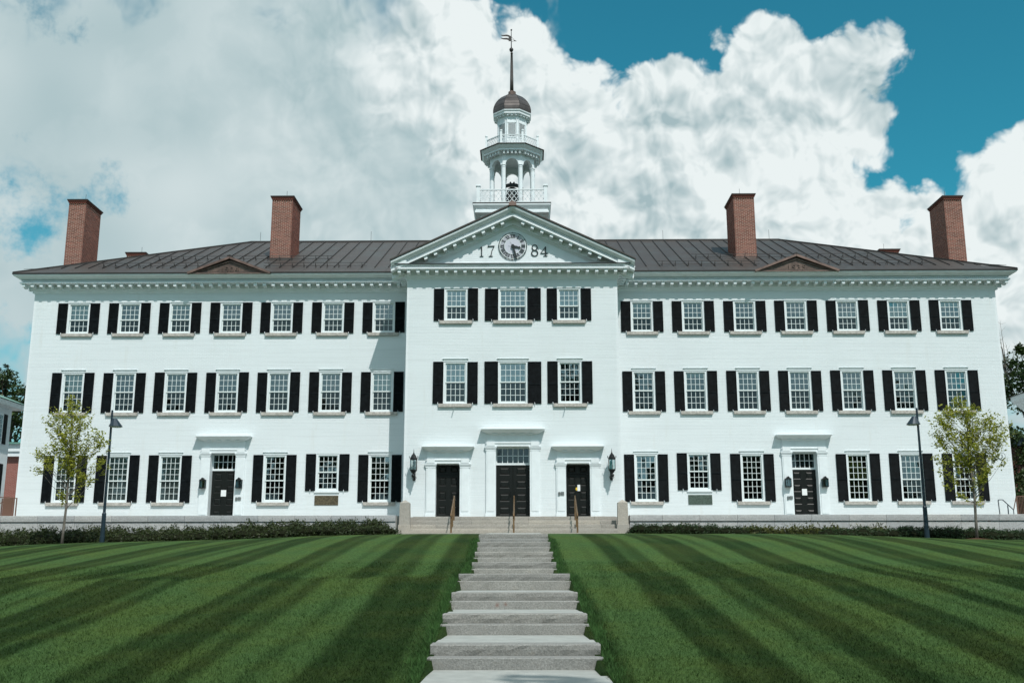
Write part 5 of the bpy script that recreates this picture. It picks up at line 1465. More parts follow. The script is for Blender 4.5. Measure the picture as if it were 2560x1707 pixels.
# ------------------------------------------------------------------ lanterns, plaques, notices
def sconce(cx, label):
    y = -0.42; z0 = 6.82 + 0.055; root = thing('wall_lantern', label, 'lantern', (cx, -0.1, 7.2))
    zc = 7.20
    part('cage', MB().lathe([(0.155, zc - 0.02), (0.165, zc), (0.165, zc + 0.03), (0.155, zc + 0.04)], (cx, y, 0), 6, pi / 6)
         .lathe([(0.165, zc + 0.46), (0.175, zc + 0.48), (0.175, zc + 0.50), (0.10, zc + 0.66), (0.07, zc + 0.69), (0.03, zc + 0.72)], (cx, y, 0), 6, pi / 6), M_IRON, root)
    br = MB()
    for k in range(6):
        a = pi / 6 + k * pi / 3; x, yy = cx + 0.155 * cos(a), y + 0.155 * sin(a); br.bar((x, yy, zc), (x, yy, zc + 0.48), 0.02)
        br.tube([(x, yy, zc + 0.5), (cx + 0.21 * cos(a), y + 0.21 * sin(a), zc + 0.56), (cx + 0.20 * cos(a), y + 0.20 * sin(a), zc + 0.62)], 0.009, 5)
    part('bars', br, M_IRON, root)
    part('glass', MB().lathe([(0.14, zc + 0.03), (0.14, zc + 0.46)], (cx, y, 0), 6, pi / 6, cap=False), M_GLASSC, root)
    part('finial', MB().lathe([(0.035, 0), (0.045, 0.03), (0.018, 0.07), (0.012, 0.15), (0.001, 0.26)], (cx, y, zc + 0.70), 8), M_IRON, root)
    part('bulb', MB().lathe([(0.02, 0.03), (0.03, 0.12), (0.04, 0.2), (0.02, 0.27)], (cx, y, zc), 8), M_BLIND, root, smooth=True)
    part('pendant', MB().lathe([(0.10, 0.0), (0.12, -0.03), (0.07, -0.09), (0.03, -0.11), (0.085, -0.17), (0.09, -0.21), (0.05, -0.27), (0.02, -0.29), (0.03, -0.36), (0.035, -0.38), (0.004, -0.43)], (cx, y, zc - 0.02), 12), M_IRON, root, smooth=True)
    arm = MB().tube([(cx, y, zc - 0.08), (cx, y + 0.15, zc - 0.20), (cx, y + 0.30, zc - 0.15), (cx, -0.02, zc + 0.05)], 0.018, 6).tube([(cx, y + 0.05, zc + 0.55), (cx, y + 0.2, zc + 0.50), (cx, -0.02, zc + 0.35)], 0.015, 6)
    arm.tube([(cx - 0.02, y + 0.2, zc - 0.16), (cx - 0.10, y + 0.3, zc - 0.28), (cx - 0.05, -0.05, zc - 0.34)], 0.012, 5).tube([(cx + 0.02, y + 0.2, zc - 0.16), (cx + 0.10, y + 0.3, zc - 0.28), (cx + 0.05, -0.05, zc - 0.34)], 0.012, 5)
    part('bracket', arm, M_IRON, root, smooth=True)
    part('back_plate', MB().box(cx - 0.05, cx + 0.05, -0.03, -0.007, zc - 0.40, zc + 0.45), M_IRON, root)


sconce(-4.255, 'ornate black iron lantern on the pavilion wall beside the west side door')
sconce(4.29, 'ornate black iron lantern on the pavilion wall beside the east side door')


def small_lantern(cx, label):
    yb = R - 0.10; z0 = 6.66; w = 0.135; y0 = yb - 0.20
    root = thing('door_lantern', label, 'lantern', (cx, R - 0.1, z0))
    fr = MB().box(cx - w, cx + w, y0, yb, z0, z0 + 0.04).box(cx - w, cx + w, y0, yb, z0 + 0.34, z0 + 0.375)
    for s in (-1, 1):
        for yy in (y0 + 0.011, yb - 0.011): fr.bar((cx + s * (w - 0.011), yy, z0 + 0.04), (cx + s * (w - 0.011), yy, z0 + 0.34), 0.022)
    fr.bar((cx - 0.05, y0 + 0.006, z0 + 0.04), (cx - 0.05, y0 + 0.006, z0 + 0.34), 0.012).bar((cx + 0.05, y0 + 0.006, z0 + 0.04), (cx + 0.05, y0 + 0.006, z0 + 0.34), 0.012)
    part('frame', fr, M_IRON, root)
    part('roof', MB().prism([(cx - w - 0.01, z0 + 0.376), (cx + w + 0.01, z0 + 0.376), (cx + 0.06, z0 + 0.42), (cx + 0.03, z0 + 0.47), (cx, z0 + 0.485), (cx - 0.03, z0 + 0.47), (cx - 0.06, z0 + 0.42)], 'y', y0, yb), M_IRON, root)
    part('glass', MB().box(cx - w + 0.02, cx + w - 0.02, y0 + 0.015, yb - 0.02, z0 + 0.041, z0 + 0.339), M_GLASSC, root)
    part('back_plate', MB().box(cx - 0.05, cx + 0.05, yb, R - 0.076, z0 + 0.05, z0 + 0.4), M_IRON, root)


small_lantern(-14.13, 'black box lantern on the left pilaster of the west wing door, 1904 gable above')
small_lantern(-12.47, 'black box lantern on the right pilaster of the west wing door, 1904 gable above')
small_lantern(12.46, 'black box lantern on the left pilaster of the east wing door, 1935 gable above')
small_lantern(14.13, 'black box lantern on the right pilaster of the east wing door, 1935 gable above')


def simple(name, mb, m, label, cat, group=None): return put(name, mb.mesh(name, m), None, label=label, cat=cat, group=group)


pl = thing('bronze_plaque', 'brown bronze plaque below the small window of the west wing', 'plaque', (-8.487, R, 6.1))
part('plate', MB().bbox(-9.03, -7.95, R - 0.03, R - 0.007, 5.90, 6.335, 0.01), M_BRONZE, pl)
pl = thing('bronze_plaque', 'green bronze plaque below the small window of the east wing', 'plaque', (8.487, R, 6.1))
part('plate', MB().bbox(7.95, 9.03, R - 0.03, R - 0.007, 5.90, 6.335, 0.01), M_BRONZEG, pl)
simple('paper_notice', MB().box(-13.42, -13.18, R + 0.33, R + 0.334, 6.33, 6.62), M_PAPER, 'white paper notice on the black door of the west wing', 'notice')
simple('paper_notice', MB().box(13.20, 13.43, R + 0.33, R + 0.334, 6.33, 6.62), M_PAPER, 'white paper notice on the black door of the east wing', 'notice')
simple('paper_notice', MB().box(2.83, 2.95, 0.33, 0.334, 6.37, 6.64), M_PAPER, 'narrow white paper notice on the east side door of the pavilion', 'notice')
simple('round_sticker', MB().prism([(2.80 + 0.05 * cos(a * pi / 8), 6.46 + 0.07 * sin(a * pi / 8)) for a in range(16)], 'y', 0.335, 0.338), M_YELL, 'round yellow sticker beside the narrow notice on the east side door', 'sticker')
for (x, y, z, lab) in ((-12.50, R - 0.105, 6.19, 'west wing door'), (12.52, R - 0.105, 6.19, 'east wing door'), (2.10, -0.105, 6.23, 'east side door of the pavilion')):
    k = thing('door_intercom', 'small grey intercom pair beside the ' + lab, 'intercom', (x, y, z))
    part('card_reader', MB().bbox(x - 0.12, x - 0.03, y - 0.04, y + 0.008, z - 0.07, z + 0.07, 0.01), M_GREY, k)
    part('call_box', MB().bbox(x - 0.01, x + 0.13, y - 0.03, y + 0.008, z - 0.06, z + 0.08, 0.01), M_GREY, k)
tn = thing('tan_object', 'tan slender vase inside the top west window of the pavilion', 'vase', (-2.13, 0.28, 13.99))  # stands in for an unidentified tan hand-like object behind the pane
part('body', MB().lathe([(0.04, 0), (0.055, 0.05), (0.045, 0.2), (0.032, 0.30), (0.045, 0.36), (0.035, 0.40)], (-2.13, 0.28, 13.99), 12), mat('tan_matte', (0.45, 0.25, 0.14), 0.7), tn, smooth=True)
# oval number sign on the east wing
sg = thing('oval_sign', 'white oval sign with a black 3 near the east corner of the hall', 'sign', (22.27, R, 8.05))
part('plate', MB().prism([(22.27 + 0.17 * cos(a * pi / 16), 8.05 + 0.16 * sin(a * pi / 16)) for a in range(32)], 'y', R - 0.03, R - 0.007), M_DARK, sg)
part('face', MB().prism([(22.27 + 0.15 * cos(a * pi / 16), 8.05 + 0.14 * sin(a * pi / 16)) for a in range(32)], 'y', R - 0.035, R - 0.031), M_TRIM, sg)
o = put('digit', text_mesh('3', 0.24, 0.002, M_DARK), sg, loc=(22.27, R - 0.038, 7.965)); o.rotation_euler = (pi / 2, 0, 0)
# spot brackets under the pavilion windows and bolts
for x, lab in ((-2.56, 'small white wall bracket under the west pavilion window'), (2.33, 'small white wall bracket under the east pavilion window')):
    simple('wall_bracket', MB().bar((x, -0.005, 9.98), (x + 0.0, -0.28, 9.93), 0.03).box(x - 0.035, x + 0.035, -0.03, -0.007, 9.92, 10.03), M_TRIM, lab, 'bracket')

# ------------------------------------------------------------------ street lamps
def lamp(x, y, side, label):
    zb = float(gz(x, y)); root = thing('lamp_post', label, 'street lamp', (x, y, zb))
    part('pole', MB().lathe([(0.095, -0.05), (0.095, 0.35), (0.085, 0.36), (0.080, 1.2), (0.055, 1.25), (0.040, 9.16 - zb), (0.03, 9.17 - zb)], (x, y, zb), 16), M_LAMP, root, smooth=False)
    part('base_flange', MB().lathe([(0.16, -0.05), (0.16, 0.03), (0.10, 0.05)], (x, y, zb), 16), M_LAMP, root)
    # half-cone shade leaning away from the pole
    cx = x + side * 0.12; z0, z1 = 8.52, 8.83
    vs = []; n = 16
    for z, rx, ox in ((z0, 0.27, 0.06), (z1, 0.085, 0.0)):
        for k in range(n): a = 2 * pi * k / n; vs.append((cx + side * ox + rx * cos(a), y + rx * 0.9 * sin(a), z + (0.0 if z == z1 else side * 0.0)))
    fs = [(k, (k + 1) % n, n + (k + 1) % n, n + k) for k in range(n)] + [tuple(range(n)), tuple(range(n, 2 * n))]
    part('shade', MB().add(vs, fs), M_LAMP, root)
    part('lens', MB().lathe([(0.22, -0.02), (0.22, -0.003)], (cx + side * 0.06, y, z0), 16), M_BLIND, root)


lamp(-15.68, -5.0, 1, 'slim dark blue lamp post on the lawn beside the small west tree')
lamp(15.83, -5.0, -1, 'slim dark blue lamp post on the lawn beside the small east tree')

# ------------------------------------------------------------------ far railings on the terrace
rl = thing('terrace_railing', 'brown metal railing with solid panel at the west end of the terrace', 'railing', (-21.6, -1.2, ZT))
part('panel', MB().box(-21.5, -21.1, -1.22, -1.18, ZT + 0.03, ZT + 0.78), M_BROWN, rl)
for x in (-21.05, -20.94, -21.55, -22.2): part('post', MB().box(x - 0.02, x + 0.02, -1.22, -1.18, ZT, ZT + 0.78), M_BROWN, rl)
part('rail', MB().bar((-22.6, -1.2, ZT + 0.90), (-20.92, -1.2, ZT + 0.78), 0.035), M_BROWN, rl)
part('rail', MB().bar((-22.6, -1.15, ZT + 0.2), (-21.3, -1.15, ZT + 0.72), 0.03), M_BROWN, rl)
rl = thing('ramp_handrail', 'dark grey bent handrail at the east end of the terrace', 'railing', (20.6, -1.2, ZT))
part('rail', MB().tube([(20.35, -1.2, ZT), (20.33, -1.2, ZT + 0.62), (20.36, -1.2, ZT + 0.64), (20.52, -1.2, ZT + 0.64), (20.93, -1.2, ZT + 0.23), (20.93, -1.2, ZT)], 0.02, 8), M_LAMP, rl)
part('post', MB().bar((20.71, -1.2, ZT), (20.71, -1.2, ZT + 0.42), 0.035), M_LAMP, rl)
rl = thing('terrace_railing', 'brown metal bar railing at the east end of the terrace', 'railing', (21.6, -1.2, ZT))
for i in range(22): part('baluster', MB().bar((21.16 + i * 0.06, -1.2, ZT), (21.16 + i * 0.06, -1.2, ZT + 0.77), 0.018), M_BROWN, rl)
part('rail', MB().bar((21.08, -1.2, ZT + 0.78), (22.6, -1.2, ZT + 0.82), 0.04), M_BROWN, rl); part('post', MB().box(21.08, 21.13, -1.22, -1.18, ZT, ZT + 0.78), M_BROWN, rl)
part('rail', MB().bar((20.95, -1.2, ZT + 0.25), (21.1, -1.2, ZT + 0.78), 0.03), M_BROWN, rl)

# ------------------------------------------------------------------ neighbours
M_GREEN = mat('green_copper_roof', (0.16, 0.30, 0.25), 0.6, 0, 0.3, vary(0.15, 1.2))


def b_courses(g, base):
    br = nd(g.t, 'ShaderNodeTexBrick'); g.t.links.new(g.comb(g.sep(g.pos)[0], g.sep(g.pos)[2], 0.0), br.inputs['Vector'])
    br.inputs['Scale'].default_value = 1.0; br.inputs['Brick Width'].default_value = 0.21; br.inputs['Row Height'].default_value = 0.07; br.inputs['Mortar Size'].default_value = 0.008
    br.inputs['Color1'].default_value = (0.22, 0.07, 0.055, 1); br.inputs['Color2'].default_value = (0.28, 0.10, 0.08, 1); br.inputs['Mortar'].default_value = (0.34, 0.24, 0.21, 1)
    g.t.links.new(br.outputs['Color'], g.b.inputs['Base Color'])


M_BRICKF = mat('far_red_brick', (0.25, 0.09, 0.07), 0.85, 0, 0.2, b_courses)


def far_window(parent, X, y0, y1, z0, z1, s):
    """window with black shutters on a side wall at x = X facing s"""
    w = part('window', MB().box(*sorted((X, X + s * 0.03)), y0, y1, z0, z1), M_TRIM, parent)
    part('pane', MB().box(*sorted((X + s * 0.031, X + s * 0.036)), y0 + 0.12, y1 - 0.12, z0 + 0.1, z1 - 0.1), M_GLASSL, w)
    mb = MB()
    for i in range(1, 4): yy = y0 + 0.12 + (y1 - y0 - 0.24) * i / 4; mb.box(*sorted((X + s * 0.037, X + s * 0.05)), yy - 0.012, yy + 0.012, z0 + 0.1, z1 - 0.1)
    for i in range(1, 6): zz = z0 + 0.1 + (z1 - z0 - 0.2) * i / 6; mb.box(*sorted((X + s * 0.037, X + s * 0.048)), y0 + 0.12, y1 - 0.12, zz - 0.012, zz + 0.012)
    part('glazing_bars', mb, M_SASH, w)
    for a, b in ((y0 - 0.42, y0 - 0.02), (y1 + 0.02, y1 + 0.42)): part('shutter', MB().box(*sorted((X + s * 0.004, X + s * 0.05)), a, b, z0 + 0.02, z1), M_SHUT, parent)


b1 = thing('white_building', 'white brick neighbour with green hipped roof and black shutters, west of the hall', 'building', (-34, 0, 4.5))
part('wall', MB().box(-42, -28.0, -12, 12.0, 4.2, 11.75), M_BRICKW, b1)
part('eaves', MB().prism([(-42.8, 11.75), (-27.4, 11.75), (-27.3, 11.98), (-42.9, 11.98)], 'y', -12.7, 12.35), M_TRIM, b1)
part('roof', MB().add([(-43, -12.8, 12.0), (-27.2, -12.8, 12.0), (-27.2, 12.45, 12.0), (-43, 12.45, 12.0), (-35.1, -5, 15.2), (-35.1, 4.8, 15.2)], [(0, 1, 4), (1, 2, 5, 4), (2, 3, 5), (3, 0, 4, 5), (0, 3, 2, 1)]), M_GREEN, b1)
for yy in (10.1, 6.2, 2.3, -1.6):
    far_window(b1, -28.0, yy, yy + 1.0, 9.75, 11.4, 1); far_window(b1, -28.0, yy, yy + 1.0, 6.2, 8.7, 1)
b2 = thing('brick_building', 'red brick house with pale green roof seen in the gap west of the hall', 'building', (-33, 21, 4.5))
part('wall', MB().box(-40, -26.5, 20.0, 32.0, 4.2, 10.3), M_BRICKF, b2)
part('cornice', MB().box(-40.3, -26.2, 19.6, 32.3, 10.3, 10.75).box(-40.2, -26.3, 19.7, 32.2, 10.0, 10.299), M_TRIM, b2)
part('roof', MB().add([(-40.5, 19.4, 10.75), (-26, 19.4, 10.75), (-26, 32.5, 10.75), (-40.5, 32.5, 10.75), (-35, 26, 11.6), (-31, 26, 11.6)], [(0, 1, 5, 4), (1, 2, 5), (2, 3, 4, 5), (3, 0, 4), (0, 3, 2, 1)]), M_GREEN, b2)
sm = MB()
for i in range(9): x = -38.5 + i * 1.35; sm.bar((x, 19.6, 10.82), (max(-35, min(-31, x)), 25.8, 11.6), 0.06)
part('roof_seams', sm, M_GREEN, b2, kind='stuff')
b3 = thing('white_portico', 'white building with open portico and square pier, east of the hall', 'building', (32, 4, 4.5))
part('entablature', MB().prism([(27.35, 12.0), (27.3, 12.25), (40, 12.25), (40, 11.55), (27.9, 11.55)], 'y', -8, 11.8), M_TRIM, b3)
part('roof', MB().prism([(27.2, 12.26), (34, 14.6), (40.8, 12.26)], 'y', -8.2, 12.0), M_COPR, b3)
for yy in (11.2, 3.0, -5.0): part('pier', MB().box(27.95, 28.55, yy - 0.3, yy + 0.3, 4.2, 11.55), M_TRIM, b3)
part('wall', MB().box(32.5, 42, -8, 11, 4.2, 11.55), M_BRICKW, b3)
b4 = thing('low_green_roof_house', 'low red brick house with green roof behind the portico, east of the hall', 'building', (37, 30, 4.5))
part('wall', MB().box(31.5, 46, 27, 40, 4.2, 11.3), M_BRICKF, b4)
part('cornice', MB().box(31.2, 46.3, 26.6, 40.3, 11.3, 11.85), M_LAMP, b4)
part('roof', MB().add([(31, 26.4, 11.86), (46.5, 26.4, 11.86), (46.5, 40.5, 11.86), (31, 40.5, 11.86), (37, 33, 12.5), (41, 33, 12.5)], [(0, 1, 5, 4), (1, 2, 5), (2, 3, 4, 5), (3, 0, 4), (0, 3, 2, 1)]), M_GREEN, b4)


# ------------------------------------------------------------------ plants
def leaf_mat(name, a, b, trans=0.25):
    m = bpy.data.materials.new(name); m.use_nodes = True; t = m.node_tree; t.nodes.clear(); g = NT(t)
    at = nd(t, 'ShaderNodeAttribute', attribute_name='tone').outputs['Fac']
    pos = nd(t, 'ShaderNodeNewGeometry').outputs['Position']
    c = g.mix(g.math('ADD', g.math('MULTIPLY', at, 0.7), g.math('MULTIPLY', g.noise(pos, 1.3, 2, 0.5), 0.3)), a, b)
    p = nd(t, 'ShaderNodeBsdfPrincipled'); p.inputs['Roughness'].default_value = 0.5; p.inputs['Specular IOR Level'].default_value = 0.3
    tr = nd(t, 'ShaderNodeBsdfTranslucent'); mx = nd(t, 'ShaderNodeMixShader'); mx.inputs[0].default_value = trans
    t.links.new(c, p.inputs['Base Color']); t.links.new(c, tr.inputs['Color'])
    t.links.new(p.outputs[0], mx.inputs[1]); t.links.new(tr.outputs[0], mx.inputs[2])
    o = nd(t, 'ShaderNodeOutputMaterial'); t.links.new(mx.outputs[0], o.inputs[0])
    return m


M_LEAFY = leaf_mat('yellow_green_leaves', (0.21, 0.25, 0.026), (0.46, 0.46, 0.080), 0.45)
M_LEAFD = leaf_mat('dark_tree_leaves', (0.018, 0.042, 0.012), (0.055, 0.085, 0.022), 0.2)
M_LEAFC = leaf_mat('conifer_needles', (0.010, 0.026, 0.012), (0.028, 0.052, 0.022), 0.1)
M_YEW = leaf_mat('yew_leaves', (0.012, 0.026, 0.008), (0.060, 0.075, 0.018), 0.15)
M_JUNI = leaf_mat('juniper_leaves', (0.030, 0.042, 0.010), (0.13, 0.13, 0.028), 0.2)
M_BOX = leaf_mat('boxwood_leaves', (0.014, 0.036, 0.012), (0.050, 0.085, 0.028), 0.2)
M_BARK = mat('grey_brown_bark', (0.16, 0.145, 0.125), 0.85, 0, 0.2, vary(0.35, 9, bump=0.5, stretch=(1, 1, 0.3)))
M_BARKD = mat('dark_bark', (0.05, 0.042, 0.034), 0.9, 0, 0.2, vary(0.3, 6, bump=0.5))
M_MULCH = mat('red_brown_mulch', (0.085, 0.042, 0.026), 0.95, 0, 0.1, vary(0.4, 22, bump=0.8, bscale=50))


def leaf_mesh(name, C, size, m, flat=0.5, aspect=0.55, tone=None):
    """diamond leaves centred on C; flat = how much they lie level"""
    n = len(C); C = np.asarray(C)
    nr = RNG.normal(size=(n, 3)); nr[:, 2] = np.abs(nr[:, 2]) + flat * 2; nr /= np.linalg.norm(nr, axis=1)[:, None]
    t = RNG.normal(size=(n, 3)); t -= (t * nr).sum(1)[:, None] * nr; t /= np.linalg.norm(t, axis=1)[:, None]
    b = np.cross(nr, t); s = size * RNG.uniform(0.6, 1.25, n)[:, None] / 2
    V = np.empty((n, 4, 3)); V[:, 0] = C - t * s; V[:, 1] = C + b * s * aspect; V[:, 2] = C + t * s; V[:, 3] = C - b * s * aspect
    V[:, 2, 2] -= s[:, 0] * 0.25
    return np_mesh(name, V.reshape(-1, 3), np.arange(4 * n).reshape(-1, 4), m, RNG.random(n) if tone is None else tone)


def small_tree(x, y, blobs, label, density, seed, lean=0.0):
    rg = np.random.default_rng(seed); r = random.Random(seed); zb = float(gz(x, y))
    root = thing('young_tree', label, 'tree', (x, y, zb))
    H = max(b[1] + b[2] for b in blobs)
    tp = [(0, 0, -0.05), (0.02, 0, 0.7), (0.05, 0, 1.5), (0.03 + lean, 0.02, 2.3), (0.0 + lean, 0.03, 3.2), (0.02 + lean, 0.0, 4.2), (0.0, 0.0, H - 0.7)]
    tr = [0.062, 0.05, 0.045, 0.036, 0.025, 0.015, 0.006]
    def tpos(z):
        for i in range(len(tp) - 1):
            if tp[i][2] <= z <= tp[i + 1][2]:
                f = (z - tp[i][2]) / (tp[i + 1][2] - tp[i][2]); return Vector(tp[i]) * (1 - f) + Vector(tp[i + 1]) * f
        return Vector(tp[-1])
    base = Vector((x, y, zb))
    part('trunk', MB().tube([base + Vector(p) for p in tp], tr, 10), M_BARK, root, smooth=True)
    br = MB(); leaves = []
    for (bx, bz, rr) in blobs:
        nt = max(4, int(rr * rr * 95))
        for k in range(nt):
            u = np.array([r.gauss(0, 1), r.gauss(0, 1), r.gauss(0, 1)]); u /= np.linalg.norm(u); q = rr * r.uniform(0.35, 1.0)
            tip = Vector((bx + u[0] * q, u[1] * q * 1.15 + r.uniform(-0.25, 0.25) * abs(bx), bz + u[2] * q))
            z0 = max(1.35, min(tip.z - 0.5 - 0.55 * math.hypot(tip.x, tip.y), H - 1.0)); s0 = tpos(z0)
            mid = s0.lerp(tip, 0.5) + Vector((r.uniform(-.1, .1), r.uniform(-.1, .1), -0.10))
            if k % 4 == 0:
                br.tube([base + s0, base + mid, base + tip], [0.011 if k % 6 else 0.018, 0.007, 0.0025], 4, False)
            dirv = (tip - mid).normalized()
            for j in range(int(density * r.uniform(0.3, 1.7))):
                f = r.uniform(-0.35, 0.12); c = tip + dirv * f * 0.9 + Vector((r.gauss(0, 0.055), r.gauss(0, 0.055), r.gauss(0, 0.045)))
                leaves.append(base + c)
    part('branches', br, M_BARK, root, kind='stuff')
    put('leaves', leaf_mesh('leaves', np.array([tuple(l) for l in leaves]), 0.112, M_LEAFY, 0.45), root, kind='stuff')
    mu = MB(); n = 20
    pts = [(x + 0.62 * cos(2 * pi * k / n) * r.uniform(0.85, 1.1), y + 0.5 * sin(2 * pi * k / n) * r.uniform(0.85, 1.1)) for k in range(n)]
    mu.add([(a, b, float(gz(a, b)) + 0.008) for a, b in pts] + [(x, y, zb + 0.06)], [(k, (k + 1) % n, n) for k in range(n)])
    put('mulch', mu.mesh('mulch', M_MULCH), None, kind='stuff')


LT = [(0.01, 5.44, 0.36), (-0.79, 4.85, 0.39), (-0.16, 4.88, 0.49), (0.57, 4.84, 0.36), (-0.02, 4.31, 0.75), (-0.63, 4.19, 0.42), (1.01, 4.06, 0.39), (1.34, 3.87, 0.32), (0.57, 3.68, 0.49), (-1.19, 3.41, 0.32), (-0.68, 3.62, 0.39), (-0.03, 3.4, 0.65), (1.24, 3.12, 0.36), (0.16, 2.94, 0.49), (-0.69, 3.13, 0.26), (-1.29, 2.85, 0.16), (0.66, 2.63, 0.29), (-0.21, 1.92, 0.23), (0.47, 1.92, 0.19), (0.98, 2.47, 0.1)]
RT = [(-0.2, 5.26, 0.25), (-0.38, 4.89, 0.44), (0.21, 4.83, 0.38), (-0.77, 4.53, 0.38), (-1.03, 4.23, 0.44), (0.54, 4.47, 0.44), (1.01, 4.34, 0.38), (-0.2, 4.17, 0.75), (0.6, 3.86, 0.69), (1.33, 3.98, 0.38), (-0.9, 3.69, 0.5), (-0.03, 3.45, 0.69), (0.91, 3.38, 0.5), (-1.21, 2.91, 0.25), (-0.43, 3.03, 0.56), (0.39, 2.85, 0.56), (1.11, 2.97, 0.25), (0.28, 2.32, 0.38), (-0.91, 2.2, 0.25), (-1.06, 2.5, 0.19), (0.59, 2.5, 0.25), (-0.44, 1.62, 0.16), (0.18, 1.55, 0.13)]
small_tree(-16.79, -6.0, LT, 'young yellow green tree with crooked leader on the lawn west of the steps', 20, 11)
small_tree(17.29, -6.0, RT, 'young yellow green tree with broad crown on the lawn east of the steps', 20, 12)


def bush_mesh(name, rx, ry, h, n, size, m, seed, spiky=0.0):
    rg = np.random.default_rng(seed)
    u = rg.normal(size=(n, 3)); u[:, 2] = np.abs(u[:, 2]); u /= np.linalg.norm(u, axis=1)[:, None]
    q = rg.uniform(0.62, 1.0, n)[:, None] ** 0.6
    bump = 1 + 0.16 * np.sin(u[:, :1] * 7 + seed) * np.sin(u[:, 1:2] * 6 + 2 * seed) + 0.08 * np.sin(u[:, :1] * 19)
    C = u * q * bump * np.array([rx, ry, h])
    if spiky: C[:, 2] += (rg.random(n) < 0.12) * rg.uniform(0, spiky, n)
    nn = rg.normal(size=(n, 3)) + u * 0.8; nn /= np.linalg.norm(nn, axis=1)[:, None]
    t = np.cross(nn, rg.normal(size=(n, 3))); t[:, 2] += 0.7; t -= (t * nn).sum(1)[:, None] * nn; t /= np.linalg.norm(t, axis=1)[:, None]
    b = np.cross(nn, t); s = size * rg.uniform(0.6, 1.3, n)[:, None] / 2
    V = np.empty((n, 4, 3)); V[:, 0] = C - t * s; V[:, 1] = C + b * s * 0.4; V[:, 2] = C + t * s * 1.2; V[:, 3] = C - b * s * 0.4
    return np_mesh(name, V.reshape(-1, 3), np.arange(4 * n).reshape(-1, 4), m, rg.random(n) * (0.35 + 0.65 * (C[:, 2] / C[:, 2].max()).clip(0, 1)))


